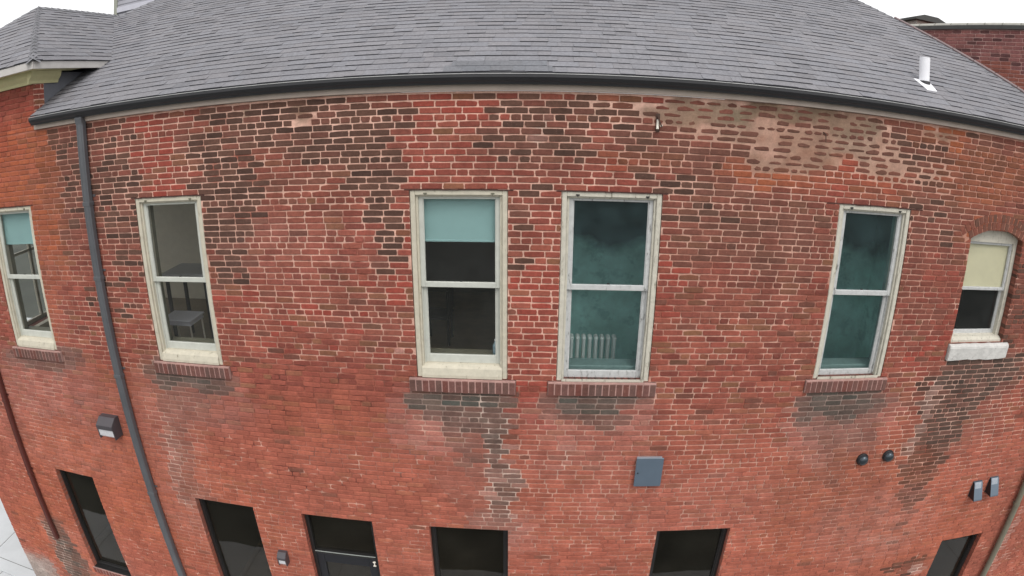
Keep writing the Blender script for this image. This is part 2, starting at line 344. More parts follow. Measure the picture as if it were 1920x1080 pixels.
def brickwork(mb, x0, x1, ztop, zbot, openings, T=lambda x, y, z: (x, y, z), cfun=brick_colour, mfun=mortar_colour, depth=.10, ends=True, step=.07, seedx=0.):
    """bricks (material 0) standing proud of a mortar sheet (material 1); z relative to camera height.
    openings: (x0, x1, z0, z1)"""
    n0 = math.floor((Z0-ztop)/H); n1 = math.ceil((Z0-zbot)/H)
    V = []; F = []; CO = []; MI = []
    def quad_brick(a, b, lo, hi, col, worn):
        if b-a < .022 or hi-lo < .014: return
        j = lambda s: (random.random()-.5)*s
        y = j(.004)-.001
        big = b-a > .06
        if worn > .35:
            m_ = (b-a)*random.random()*.35*worn; mz = (hi-lo)*(.10+.42*random.random())*worn; q = random.random()
            a, b, lo, hi = a+m_*q, b-m_*(1-q), lo+mz*.5, hi-mz*.5
        w_, h_ = b-a, hi-lo
        cut = min(.004+.010*random.random()**2+.02*max(0, worn-.3), w_*.3)        # knocked corners
        cz_ = min(.003+.010*random.random()**2+.022*max(0, worn-.3), h_*.42)
        s = .0035 if big else .002
        cc = [cut*random.random() for _ in range(4)]; dd = [cz_*random.random() for _ in range(4)]
        o = [(a+cc[0], lo+dd[0]*.4), ((a+b)/2+j(.05 if big else 0), lo+j(s)), (b-cc[1], lo+dd[1]*.4), (b+j(s), (lo+hi)/2+j(.012)),
             (b-cc[2], hi-dd[2]), ((a+b)/2+j(.05 if big else 0), hi+j(s)), (a+cc[3], hi-dd[3]), (a+j(s), (lo+hi)/2+j(.012))]
        k = .93 if big else .90
        cx, cz = (a+b)/2, (lo+hi)/2
        base = len(V)
        ix = max(0, 1-.0035/max(w_/2, .02)); iz = max(0, 1-.0045/max(h_/2, .012))
        for (px, pz) in o: V.append(T(cx+(px-cx)*ix, y, ZR(cz+(pz-cz)*iz)))
        for (px, pz) in o: V.append(T(px, y+.004, ZR(pz)))
        for (px, pz) in o: V.append(T(px, depth, ZR(pz)))
        F.append(tuple(range(base, base+8))); MI.append(0)
        for q in range(8):
            l = (q+1) % 8
            F.append((base+8+q, base+8+l, base+l, base+q)); MI.append(0)
            F.append((base+16+q, base+16+l, base+8+l, base+8+q)); MI.append(0)
        CO.extend([col]*24)
    for n in range(n0, n1):
        zt = Z0-n*H; zb = zt-H
        if zb > ztop-.01 or zt < zbot+.01: continue
        hi = min(zt-MJ/2, ztop-.002); lo = max(zb+MJ/2, zbot)
        hdr = n in HEADER
        u = UNIT/2 if hdr else UNIT
        ph = ((n % 2)*.5+(.5 if hdr else 0)*.5+random.uniform(-.07, .07))*UNIT+seedx
        x = x0-((x0-ph) % u)
        while x < x1:
            uu = u*random.uniform(.97, 1.03)
            if hdr and random.random() < .12: uu = UNIT*.98
            if not hdr and random.random() < .03: uu = UNIT*.55
            a, b = max(x+MJ/2, x0), min(x+uu-MJ/2, x1); x += uu
            if b-a < .02: continue
            segs = [(a, b, lo, hi)]
            for (ox0, ox1, oz0, oz1) in openings:
                new = []
                for (sa, sb, sl, sh) in segs:
                    if sb <= ox0 or sa >= ox1 or sh <= oz0 or sl >= oz1: new.append((sa, sb, sl, sh)); continue
                    if sa < ox0: new.append((sa, ox0, sl, sh))
                    if sb > ox1: new.append((ox1, sb, sl, sh))
                    ma, mb_ = max(sa, ox0), min(sb, ox1)
                    if sh > oz1: new.append((ma, mb_, oz1+.002, sh))
                    if sl < oz0: new.append((ma, mb_, sl, oz0-.002))
                segs = new
            col = cfun((a+b)/2, (lo+hi)/2)
            wz = (vnoise((a+b)/2, zt, 1.1, 41)-.5)*.006
            pw = zone('parge', (a+b)/2, (lo+hi)/2) if cfun is brick_colour else 0
            if pw > .3 and random.random() < pw*.16: continue
            for (sa, sb, sl, sh) in segs:
                quad_brick(sa, sb, sl+wz, sh+wz, col, min(1, pw*1.5+random.random()*.25))
    nb = len(V)
    # mortar sheet with holes
    xs = set(np.round(np.arange(x0, x1+1e-6, step), 4).tolist()+[x1]); zs = set(np.round(np.arange(zbot, ztop+1e-6, step*.5), 4).tolist()+[ztop])
    for o in openings:
        xs |= {o[0], o[1]}; zs |= {o[2], o[3]}
    xs = sorted(v for v in xs if x0 <= v <= x1); zs = sorted(v for v in zs if zbot <= v <= ztop)
    ids = {}
    my = .0065
    def vid(i, k):
        if (i, k) not in ids:
            ids[(i, k)] = len(V); yy = my-(.0045*zone('parge', xs[i], zs[k]) if cfun is brick_colour else 0)+(vnoise(xs[i], zs[k], .09, 43)-.5)*.003
            V.append(T(xs[i], yy, ZR(zs[k]))); CO.append(mfun(xs[i], zs[k]))
        return ids[(i, k)]
    for i in range(len(xs)-1):
        cx = (xs[i]+xs[i+1])/2
        for k in range(len(zs)-1):
            cz = (zs[k]+zs[k+1])/2
            if any(o[0] < cx < o[1] and o[2] < cz < o[3] for o in openings): continue
            F.append((vid(i, k), vid(i+1, k), vid(i+1, k+1), vid(i, k+1))); MI.append(1)
    for (a, b, lo, hi) in openings:        # mortar on the jambs, head and bed of every opening
        mcol = mfun((a+b)/2, hi+.05)
        a2, b2, lo2, hi2 = a-.003, b+.003, lo-.003, hi+.003
        for q in (((a2, my, lo2), (a2, depth+.06, lo2), (a2, depth+.06, hi2), (a2, my, hi2)), ((b2, my, hi2), (b2, depth+.06, hi2), (b2, depth+.06, lo2), (b2, my, lo2)),
                  ((a2, my, hi2), (a2, depth+.06, hi2), (b2, depth+.06, hi2), (b2, my, hi2)), ((b2, my, lo2), (b2, depth+.06, lo2), (a2, depth+.06, lo2), (a2, my, lo2))):
            base = len(V)
            for p in q: V.append(T(p[0], p[1], ZR(p[2]))); CO.append(mixc(RED3, mcol, .35))
            F.append((base, base+1, base+2, base+3)); MI.append(1)
    n = len(mb.v); mb.v += V; mb.f += [tuple(i+n for i in f) for f in F]; mb.mi += MI; mb.c += CO
    return mb

# ------------------------------------------------------------------ materials
M_BRICK = material('brick_faces', RED, .93, var=.22, vscale=34, bump=.35, bscale=120, attr=True, spec=.25, stain=None)
M_MORTAR = material('mortar', MLIGHT, .95, var=.14, vscale=60, bump=.5, bscale=160, attr=True, spec=.2)
# brick faces carry specks of lime and soot
def add_specks(m, c1, c2):
    nt = m.node_tree; L = nt.links.new; p = nt.nodes['Principled BSDF']
    src = p.inputs['Base Color'].links[0].from_socket
    tc = next(n for n in nt.nodes if n.type == 'TEX_COORD')
    for c, sc_, lo, f in ((c1, 55, .66, .55), (c2, 22, .64, .45)):
        mp = nt.nodes.new('ShaderNodeMapping'); mp.inputs['Scale'].default_value = (1, 1, 1.7)
        n = nt.nodes.new('ShaderNodeTexNoise'); n.inputs['Scale'].default_value = sc_; n.inputs['Detail'].default_value = 3
        r = nt.nodes.new('ShaderNodeMapRange'); r.inputs[1].default_value = lo; r.inputs[2].default_value = lo+.08; r.inputs[4].default_value = f
        x = nt.nodes.new('ShaderNodeMix'); x.data_type = 'RGBA'; x.inputs[7].default_value = (*c, 1)
        L(tc.outputs['Object'], mp.inputs[0]); L(mp.outputs[0], n.inputs['Vector']); L(n.outputs['Fac'], r.inputs[0]); L(r.outputs[0], x.inputs[0]); L(src, x.inputs[6]); src = x.outputs[2]
    L(src, p.inputs['Base Color'])
add_specks(M_BRICK, srgb(200, 150, 135, .8), srgb(96, 62, 55, .8))
def add_grime(m, lo, hi):      # uneven dirt running over bricks and joints alike
    nt = m.node_tree; L = nt.links.new; p = nt.nodes['Principled BSDF']; src = p.inputs['Base Color'].links[0].from_socket
    tc = next(n for n in nt.nodes if n.type == 'TEX_COORD')
    for s_, a_, b_, st in ((3.2, lo, hi, (1, 1, .55)), (17, .86, 1.12, (1, 1, 1.4))):
        mp = nt.nodes.new('ShaderNodeMapping'); mp.inputs['Scale'].default_value = st
        n = nt.nodes.new('ShaderNodeTexNoise'); n.inputs['Scale'].default_value = s_; n.inputs['Detail'].default_value = 9; n.inputs['Roughness'].default_value = .72
        r = nt.nodes.new('ShaderNodeMapRange'); r.inputs[1].default_value = .32; r.inputs[2].default_value = .66; r.inputs[3].default_value = a_; r.inputs[4].default_value = b_
        v = nt.nodes.new('ShaderNodeVectorMath'); v.operation = 'SCALE'
        L(tc.outputs['Object'], mp.inputs[0]); L(mp.outputs[0], n.inputs['Vector']); L(n.outputs['Fac'], r.inputs[0]); L(src, v.inputs[0]); L(r.outputs[0], v.inputs['Scale']); src = v.outputs[0]
    L(src, p.inputs['Base Color'])
add_grime(M_BRICK, .82, 1.20)
add_grime(M_MORTAR, .76, 1.16)

def brick_texture(name, c1, c2, cm, rot=(0, 0, 0)):
    m = bpy.data.materials.new(name); m.use_nodes = True; nt = m.node_tree; p = nt.nodes['Principled BSDF']; p.inputs['Roughness'].default_value = .93
    tc = nt.nodes.new('ShaderNodeTexCoord'); mp = nt.nodes.new('ShaderNodeMapping'); mp.inputs['Rotation'].default_value = rot
    b = nt.nodes.new('ShaderNodeTexBrick'); b.inputs['Scale'].default_value = 1; b.inputs['Brick Width'].default_value = UNIT; b.inputs['Row Height'].default_value = H
    b.inputs['Mortar Size'].default_value = .005; b.inputs['Color1'].default_value = (*c1, 1); b.inputs['Color2'].default_value = (*c2, 1); b.inputs['Mortar'].default_value = (*cm, 1)
    nt.links.new(tc.outputs['Object'], mp.inputs[0]); nt.links.new(mp.outputs[0], b.inputs[0]); nt.links.new(b.outputs[0], p.inputs['Base Color'])
    return m
M_SIDE = brick_texture('side_brick', RED, BROWN, MRED, (R(90), 0, R(90)))
M_BACK = brick_texture('back_brick', RED, BROWN, MRED, (R(90), 0, 0))

CREAM = srgb(208, 201, 182, .80)
M_CREAM = material('cream_paint', CREAM, .6, var=.14, vscale=11, bump=.3, bscale=30, stain=(srgb(158, 148, 126, .75), .60, 10, (2.4, 2.4, .5)))
M_PEEL = material('peeling_paint', srgb(210, 205, 190, .80), .65, var=.14, vscale=14, bump=.4, bscale=40, stain=(srgb(138, 132, 116, .8), .58, 15, (2.2, 2.2, .35)))
M_SASHW = material('sash_paint', srgb(205, 207, 198, .80), .5, var=.10, vscale=12, stain=(srgb(140, 135, 122, .8), .68, 20))
M_SASHG = material('weathered_sash', srgb(198, 199, 198, .85), .6, var=.16, vscale=20, stain=(srgb(130, 130, 126, .8), .58, 24, (1.5, 1.5, .4)))
M_WOODIN = material('inner_wood', srgb(120, 118, 100, .8), .6, var=.15, vscale=10)
M_TEALWD = material('teal_wood', srgb(128, 150, 146, .8), .6, var=.15, vscale=14)
M_BLACKF = material('black_frame', srgb(34, 33, 33, 1), .35, var=.1, vscale=5)
M_GUTTER = material('gutter_metal', srgb(50, 50, 53, .85), .42, var=.10, vscale=4)
M_GUTLIP = material('gutter_lip', srgb(186, 186, 186, .95), .45, var=.2, vscale=6)
M_FASCIA = material('fascia_paint', srgb(196, 180, 168, .95), .6, var=.12, vscale=5)
M_SPOUT = material('downspout_metal', srgb(92, 94, 98, .85), .4, var=.14, vscale=5, stain=(srgb(120, 112, 106, .8), .66, 9, (2, 2, .3)))
M_SPOUTB = material('brown_downspout', srgb(92, 46, 40, .85), .5, var=.15, vscale=5)
M_SPOUTG = material('olive_downspout', srgb(122, 118, 102, .85), .55, var=.12, vscale=6)
M_SOFFIT = material('soffit_cream', srgb(214, 208, 160, .9), .6, var=.1, vscale=4)
M_TFASCIA = material('cornice_board', srgb(196, 192, 188, .9), .6, var=.12, vscale=5)
M_STONE = material('stone_sill', srgb(200, 198, 194, .92), .8, var=.18, vscale=12, bump=.7, bscale=30, stain=(srgb(130, 126, 120, .8), .62, 14))
M_CONCR = material('concrete_footing', CONC, .9, var=.15, vscale=5, bump=.3)
M_SHINGLE = material('shingles', (.27, .27, .29), .92, var=.24, vscale=32, bump=.4, bscale=220, attr=True, spec=.3)
M_BUTT_SHADE = material('shingle_edge_shade', srgb(58, 58, 64, .8), .95)  # dark butt faces: the shadow line under each row, put in as colour
M_HIPM = material('ridge_metal', srgb(150, 132, 132, .8), .5, var=.1)
M_WHITE = material('white_pipe', srgb(236, 236, 240, .95), .45, var=.04)
M_RUBBER = material('black_rubber', srgb(36, 36, 40, 1), .6)
M_BLIND = material('teal_blind', srgb(146, 184, 184, .9), .8, var=.05, vscale=3)
M_BLINDY = material('yellow_blind', srgb(222, 216, 184, .88), .8, var=.10, vscale=3)
M_GREYBOX = material('blue_grey_metal', srgb(92, 106, 120, .85), .45, var=.06, vscale=6)
M_GREYB2 = material('blue_grey_lip', srgb(150, 156, 164, .85), .45)
M_DARKMET = material('dark_metal', srgb(32, 31, 33, 1), .4, var=.1)
M_LENS = material('frosted_lens', srgb(205, 205, 208, .95), .25, var=.08, vscale=15)
M_LENSBODY = material('lamp_housing', srgb(74, 70, 74, .9), .45, var=.08)
M_RUST = material('rusty_iron', srgb(74, 52, 42, .9), .7, var=.2, vscale=40)
M_PALEMET = material('pale_metal', srgb(232, 226, 214, .95), .4)
M_CONCRETE = material('pavement_concrete', srgb(196, 200, 202, .85), .9, var=.10, vscale=1.2)
M_GROUND = material('asphalt_and_turf', (.05, .055, .045), .95, var=.4, vscale=.35)
M_YELLOWLINE = material('pale_edge_strip', srgb(214, 206, 150, .9), .9, var=.1)

def glass(name, tint=(.8, .82, .82), rough=.0, refl=1.0):
    m = bpy.data.materials.new(name); m.use_nodes = True; nt = m.node_tree; nt.nodes.clear(); L = nt.links.new
    tr = nt.nodes.new('ShaderNodeBsdfTransparent'); tr.inputs[0].default_value = (*tint, 1)
    gl = nt.nodes.new('ShaderNodeBsdfGlossy'); gl.inputs['Roughness'].default_value = rough; gl.inputs[0].default_value = (refl, refl, refl, 1)
    lw = nt.nodes.new('ShaderNodeLayerWeight'); lw.inputs[0].default_value = .5
    pw = nt.nodes.new('ShaderNodeMath'); pw.operation = 'POWER'; pw.inputs[1].default_value = 5; L(lw.outputs['Facing'], pw.inputs[0])
    fr = nt.nodes.new('ShaderNodeMath'); fr.operation = 'MULTIPLY_ADD'; fr.inputs[1].default_value = .94; fr.inputs[2].default_value = .035; L(pw.outputs[0], fr.inputs[0])
    tc = nt.nodes.new('ShaderNodeTexCoord'); n = nt.nodes.new('ShaderNodeTexNoise'); n.inputs['Scale'].default_value = 2.2
    b = nt.nodes.new('ShaderNodeBump'); b.inputs['Strength'].default_value = .08; b.inputs['Distance'].default_value = .02
    L(tc.outputs['Object'], n.inputs['Vector']); L(n.outputs['Fac'], b.inputs['Height']); L(b.outputs[0], gl.inputs['Normal'])
    x = nt.nodes.new('ShaderNodeMixShader'); o = nt.nodes.new('ShaderNodeOutputMaterial')
    L(fr.outputs[0], x.inputs[0]); L(tr.outputs[0], x.inputs[1]); L(gl.outputs[0], x.inputs[2]); L(x.outputs[0], o.inputs[0])
    return m
def dust_sheen_glass(name, tint, dust_sheen, amount, scale=2.2):  # thin diffuse film, for dust and for painted-in reflection
    m = glass(name, tint); nt = m.node_tree; L = nt.links.new
    o = next(n for n in nt.nodes if n.type == 'OUTPUT_MATERIAL'); src = o.inputs[0].links[0].from_socket
    d = nt.nodes.new('ShaderNodeBsdfDiffuse'); d.inputs[0].default_value = (*dust_sheen, 1)
    n = nt.nodes.new('ShaderNodeTexNoise'); n.inputs['Scale'].default_value = scale; n.inputs['Detail'].default_value = 5; n.inputs['Roughness'].default_value = .6
    tc = next(k for k in nt.nodes if k.type == 'TEX_COORD')
    r = nt.nodes.new('ShaderNodeMapRange'); r.inputs[1].default_value = .35; r.inputs[2].default_value = .7; r.inputs[3].default_value = amount*.35; r.inputs[4].default_value = amount
    x = nt.nodes.new('ShaderNodeMixShader')
    L(tc.outputs['Object'], n.inputs['Vector']); L(n.outputs['Fac'], r.inputs[0]); L(r.outputs[0], x.inputs[0]); L(src, x.inputs[1]); L(d.outputs[0], x.inputs[2]); L(x.outputs[0], o.inputs[0])
    return m
M_GLASS = dust_sheen_glass('window_glass', (.96, .965, .96), (.35, .36, .36), .025)
M_GLASSG = dust_sheen_glass('dust_sheen_glass', (.93, .96, .96), (.14, .25, .26), .085, 3.2)  # teal film: the cloudy reflection painted into the panes
M_GLASSD = dust_sheen_glass('dark_glass', (.60, .58, .54), (.30, .28, .23), .035, 1.2)  # brown film lifts the panes in place of a weak ground reflection

# ------------------------------------------------------------------ ground
XL, XR = -9.57, 7.60            # ends of the facade
g = MB(); g.box(-300, 300, -300, 300, -.5, 0); tag(g.build('ground', M_GROUND), kind='structure')
g = MB()
g.box(-26, 14, -2.3, -.03, 0, .10, ch=.02); g.box(-26, XL-.10, -.03, 14, 0, .10, ch=.01)
tag(g.build('pavement', M_CONCRETE), kind='structure')
g = MB()
for k in range(-13, 8): g.box(k*1.8-.006, k*1.8+.006, -2.28, -.04, .1, .104)
for k in range(0, 7): g.box(-25.9, XL-.12, k*1.8+.3, k*1.8+.312, .1, .104)
for k in range(1, 9): g.box(-9.7-k*1.8, -9.69-k*1.8, 0, 13.9, .1, .104)
tag(g.build('pavement_joint', material('joint_dirt', (.12, .12, .11), .95)), kind='structure')
g = MB(); g.box(XL-.10, XL-.03, -.03, 14, 0, .112)
tag(g.build('pavement_edge', M_YELLOWLINE), kind='structure')

# ------------------------------------------------------------------ the building
bld = thing('brick_building', (0, 0, 0), 'weathered red brick building with shingled hip roof, sash windows and a dark gutter', 'building')

UP = [  # x0, x1, z0, z1 of the openings on the upper floor
    (-7.50, -6.56, -2.885, Z0), (-4.655, -3.70, -2.885, Z0), (-1.305, -.325, -2.885, Z0), (.195, 1.195, -2.885, Z0), (3.15, 4.105, -2.87, Z0)]
LOW = [(-7.485, -6.62, -7.05, Z0-61*H), (-4.66, -3.725, -7.09, Z0-61*H), (-3.01, -2.04, -8.15, Z0-61*H), (-1.30, -.315, -7.09, Z0-61*H),
       (1.54, 2.505, -7.09, Z0-61*H), (6.22, 7.09, -7.35, -5.71)]
ARCH = (5.09, 6.03, -2.455, -1.02)
SILLS = [(a-.09, b+.09, z-.165, z) for a, b, z, t in UP]
LSILLS = [(a-.05, b+.05, z-.13, z) for i, (a, b, z, t) in enumerate(LOW) if i != 2]
STONE = (5.06, 6.17, -2.685, -2.455)
EAVE = .108
wall = MB()
ops = UP+LOW+[ARCH]+SILLS+LSILLS+[STONE]
brickwork(wall, XL, XR, EAVE, -8.25, ops)
# tower front continues above the eave, with its short side return
brickwork(wall, XL, -6.288, .70, EAVE+.001, [])
brickwork(wall, .0, .205, .70, .20, [], T=lambda x, y, z: (-6.288-y*.5, x, z))
# segmental arch of header bricks over the small right-hand window
def arch_ring(mb, cx, half, spring, rise, rings):
    rad = (half*half+rise*rise)/(2*rise); zc = spring+rise-rad
    for k, rr in enumerate(rings):
        r0, r1 = rad+rr, rad+rr+.092
        a0 = math.asin(min(1, (half+.03+.07*k)/rad)); n = int(2*a0*r0/.072)
        for i in range(n):
            t0 = -a0+2*a0*i/n+.008/rad; t1 = -a0+2*a0*(i+1)/n-.008/rad
            c = brick_colour(cx+rad*math.sin(t0), zc+r0); c = mixc(DARK, srgb(140, 84, 70, .8), random.random())
            P_ = [(cx+r0*math.sin(t0), zc+r0*math.cos(t0)), (cx+r0*math.sin(t1), zc+r0*math.cos(t1)), (cx+r1*math.sin(t1), zc+r1*math.cos(t1)), (cx+r1*math.sin(t0), zc+r1*math.cos(t0))]
            mb.col = c; y = -.006+random.uniform(-.002, .002)
            vs = [(x, y, ZR(z)) for x, z in P_]+[(x, .1, ZR(z)) for x, z in P_]
            mb.add(vs, [(0, 1, 2, 3), (0, 4, 5, 1), (1, 5, 6, 2), (2, 6, 7, 3), (3, 7, 4, 0)], 0)
    ro = rad+rings[-1]+.09; ri = rad+.004; a0 = math.asin((half+.10)/rad)
    m = 24
    mb.col = srgb(196, 142, 122, .85)
    ring = [(cx+ro*math.sin(-a0+2*a0*i/m), zc+ro*math.cos(-a0+2*a0*i/m)) for i in range(m+1)]
    rin = [(cx+ri*math.sin(-a0+2*a0*i/m), zc+ri*math.cos(-a0+2*a0*i/m)) for i in range(m+1)]
    vs = [(x, .0005, ZR(z)) for x, z in ring]+[(x, .0005, ZR(z)) for x, z in rin]+[(x, .12, ZR(z)) for x, z in rin]
    mb.add(vs, [(i, i+1, m+2+i, m+1+i) for i in range(m)]+[(m+1+i, m+2+i, 2*m+3+i, 2*m+2+i) for i in range(m)], 1)
arch_ring(wall, 5.56, .47, -1.13, .12, (.004, .102))
wall.build('wall', [M_BRICK, M_MORTAR], bld, fix=False)
body = MB()
ZB = ZR(-8.25)
for q in ((.10, .6, 0, ZR(.25)), (4.3, 9.2, 0, ZR(.25)), (.6, 4.3, 0, ZR(-3.4)), (.6, 4.3, ZR(-.7), ZR(.25))): body.box(XL, XL+.25, q[0], q[1], q[2], q[3])  # gap left for the added, unseen side window
body.build('side_wall', M_SIDE, bld)
b2 = MB(); b2.box(XL, XR, 9.0, 9.2, 0, ZR(.25)); b2.build('rear_wall', M_BACK, bld)
ft = MB(); ft.box(XL-.02, XR, -.025, .2, 0, ZR(-8.22), ch=.008); ft.build('footing', M_CONCR, bld)
# tower's upper side walls
tw = MB(); tw.box(XL, XL+.2, .1, 3.4, ZR(.25), ZR(.70)); tw.build('tower_side', M_SIDE, bld); tw = MB(); tw.box(-6.50, -6.288-.006, .206, 3.0, ZR(.2), ZR(.84)); tw.build('tower_side', material('grey_board', srgb(116, 118, 126, .8), .7, var=.1), bld)

# --- windows
def brick_sill(parent, a, b, z, low=False):
    m = MB(); h = .125 if low else .160; n = max(4, round((b-a)/.072)); w_ = (b-a)/n; pr = .012 if low else .032
    m.col = srgb(188, 150, 142, .85)
    m.box(a+.002, b-.002, -pr+.0035, .11, ZR(z-h+.004), ZR(z-.008), 1)
    for i in range(n):
        c = mixc(mixc(RED3, srgb(128, 84, 78, .8), random.random()), GREY, .15+.35*random.random() if not low else .1)
        x0 = a+i*w_+.0065; x1 = a+(i+1)*w_-.0065; j = random.uniform(-.002, .002)
        m.col = c
        zt0, zt1 = z-.012+random.uniform(-.003, .002), z+.004
        m.prism_x([(-pr+j, ZR(z-h)), (.11, ZR(z-h)), (.11, ZR(zt1)), (.05, ZR(zt1)), (-pr+j+.004, ZR(zt0-.008)), (-pr+j, ZR(zt0-.014))], x0, x1, 0)
    o = m.build('brick_sill', [M_BRICK, M_MORTAR], parent)
    return o

def glass_sheet(name, parent, x0, x1, y, z0, z1, mat):
    m = MB(); m.box(x0, x1, y, y+.004, ZR(z0), ZR(z1)); return m.build(name, mat, parent)

def sash(parent, x0, x1, z0, z1, y, mat, gl, st=.045, top=.045, bot=.06, lip=.016):
    """a sash and its pane; (x0..x1, z0..z1) outside sizes"""
    m = MB(); ch = .004
    m.box(x0, x0+st, y, y+.035, ZR(z0), ZR(z1), 0, ch); m.box(x1-st, x1, y, y+.035, ZR(z0), ZR(z1), 0, ch)
    m.box(x0+st, x1-st, y+.001, y+.034, ZR(z1-top), ZR(z1), 0, ch); m.box(x0+st, x1-st, y+.001, y+.034, ZR(z0), ZR(z0+bot), 0, ch)
    for q in ((x0+st, x0+st+.008, z0+bot, z1-top), (x1-st-.008, x1-st, z0+bot, z1-top)): m.box(q[0], q[1], y+.010, y+.030, ZR(q[2]), ZR(q[3]))
    m.build('sash', mat, parent)
    glass_sheet('pane', parent, x0+st, x1-st, y+.018, z0+bot, z1-top, gl)

M_SHADOWLINE = material('shadow_crack_red', srgb(78, 44, 38, .8), .8, var=.25, vscale=20)
def upper_window(x0, x1, z0, z1, fm, sm, gl, glz, blind=None, bmat=None, label=None, sillb=True):
    cw = .052
    m = MB(); e = .004
    a, b, lo, hi = x0+e, x1-e, z0+.003, z1-e
    yf = .010
    m.box(a, a+cw, yf, .16, ZR(lo), ZR(hi), 0, .006); m.box(b-cw, b, yf, .16, ZR(lo), ZR(hi), 0, .006)
    m.box(a+cw, b-cw, yf+.001, .16, ZR(hi-cw), ZR(hi), 0, .006)
    # inner bead
    i0, i1, it = a+cw, b-cw, hi-cw
    m.box(i0, i0+.024, .036, .2, ZR(lo), ZR(it), 0, .004); m.box(i1-.024, i1, .036, .2, ZR(lo), ZR(it), 0, .004); m.box(i0+.024, i1-.024, .037, .2, ZR(it-.018), ZR(it), 0, .004)
    # sloping wooden sill
    m.prism_x([(-.004, ZR(lo)), (.2, ZR(lo)), (.2, ZR(glz-.085)), (.06, ZR(glz-.095)), (.012, ZR(glz-.125)), (-.004, ZR(max(lo+.03, glz-.20)))], i0+.001, i1-.001)
    # two old shutter or screen hangers
    for hx in (x0+.16, x1-.15):
        m.box(hx-.018, hx+.018, yf-.006, yf+.002, ZR(z1-.043), ZR(z1-.030), 1); m.box(hx-.004, hx+.004, yf-.010, yf+.002, ZR(z1-.056), ZR(z1-.03), 1)
    w_ = m.build('window', [fm, M_DARKMET if fm is M_PEEL else M_WOODIN], bld)
    if label: w_['label'] = label
    s0, s1 = i0+.022, i1-.022
    sash(w_, s0, s1, -1.878, it-.016, .062, sm, gl, top=.030, bot=.058)
    sash(w_, s0+.001, s1-.001, glz-.092, -1.846, .104, sm, gl, st=.048, top=.042, bot=.092)
    # parting beads seen beside the lower sash
    for q in (s0, s1-.016):
        mm = MB(); mm.box(q, q+.016, .085, .103, ZR(lo+.03), ZR(-1.88)); mm.build('parting_bead', sm, w_)
    mm = MB(); mm.box((x0+x1)/2-.025, (x0+x1)/2+.025, .075, .10, ZR(-1.835), ZR(-1.822), ch=.003); mm.box((x0+x1)/2-.008, (x0+x1)/2+.02, .080, .10, ZR(-1.822), ZR(-1.808), ch=.003); mm.build('sash_lock', M_DARKMET, w_)
    if blind:
        bb = MB(); n = 14
        bb.box(s0+.012, s1-.012, .146, .149, ZR(blind), ZR(it-.05)); bb.box(s0+.012, s1-.012, .142, .153, ZR(blind-.004), ZR(blind+.018), ch=.003)
        bb.build('blind', bmat, w_)
    lt = MB(); n_ = 14; ext = .16 if x0 == 3.15 else .05  # dark strip painted as the head's shadow line; the longest also as a crack
    for k in range(n_):
        a_ = x0-ext+(x1-x0+2*ext)*k/n_; b_ = x0-ext+(x1-x0+2*ext)*(k+1)/n_+.004; dz = random.uniform(-.003, .003)*(2 if ext > .1 else 1)
        lt.box(a_, b_, -.003, .05, ZR(z1-.003+dz), ZR(z1+.007+dz))
    lt.build('shadow_crack_strip', M_SHADOWLINE, w_)
    # inner trim and stool of the window
    mi = MB()
    mi.box(x0-.02, x0+.05, .161, .30, ZR(z0+.05), ZR(z1+.03)); mi.box(x1-.05, x1+.02, .161, .30, ZR(z0+.05), ZR(z1+.03)); mi.box(x0-.02, x1+.02, .161, .30, ZR(z1-.04), ZR(z1+.05))
    so_ = .07 if gl is M_GLASSG else 0
    mi.box(x0-.02, x1+.02, .202, .40, ZR(glz-.12+so_), ZR(glz-.055+so_), ch=.006)
    mi.build('inner_trim', M_TEALWD if gl is M_GLASSG else M_WOODIN, w_)
    if sillb: brick_sill(w_, x0-.088, x1+.088, z0)
    return w_

upper_window(*UP[0], M_CREAM, M_SASHW, M_GLASS, -2.66, blind=-1.40, bmat=M_BLIND, label='cream sash window with a teal blind at the far left')
upper_window(*UP[1], M_CREAM, M_SASHW, M_GLASS, -2.66, label='cream sash window beside the grey downspout, without a blind')
wC = upper_window(*UP[2], M_CREAM, M_SASHW, M_GLASS, -2.65, blind=-1.41, bmat=M_BLIND, label='cream sash window with a half drawn teal blind')
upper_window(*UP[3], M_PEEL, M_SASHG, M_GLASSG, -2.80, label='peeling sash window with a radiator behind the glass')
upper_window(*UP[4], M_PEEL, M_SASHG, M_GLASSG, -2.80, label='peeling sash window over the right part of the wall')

# small arched window on the right
x0, x1, z0, z1 = ARCH
m = MB(); yf = .10
hh = (x1-x0)/2; cx = (x0+x1)/2
m.box(x0+.003, x0+.07, yf, .22, ZR(z0+.04), ZR(-1.13), 0, .005); m.box(x1-.07, x1-.003, yf, .22, ZR(z0+.04), ZR(-1.13), 0, .005)
pts = [(x1-.003, -1.185), (x1-.003, -1.13)]+[(cx+hh*math.cos(t)*.99, -1.13+.125*math.sin(t)**1.0) for t in [R(v) for v in range(0, 181, 12)]]+[(x0+.003, -1.13), (x0+.003, -1.185)]
m.prism_y([(x, ZR(z)) for x, z in pts], yf+.001, .22)
m.prism_x([(.03, ZR(z0+.002)), (.22, ZR(z0+.002)), (.22, ZR(z0+.08)), (.08, ZR(z0+.06)), (.03, ZR(z0+.03))], x0+.004, x1-.004)
wF = m.build('window', M_PEEL, bld); wF['label'] = 'small arched window with a yellow blind and a white stone sill'
sash(wF, x0+.055, x1-.055, -1.80, -1.17, .125, M_SASHG, M_GLASS, top=.05, bot=.04)
sash(wF, x0+.056, x1-.056, z0+.05, -1.765, .165, M_SASHG, M_GLASS, top=.04, bot=.07)
bb = MB(); bb.box(x0+.08, x1-.08, .164, .1655, ZR(-1.765), ZR(-1.2)); bb.build('blind', M_BLINDY, wF)
ss = MB(); n = 9
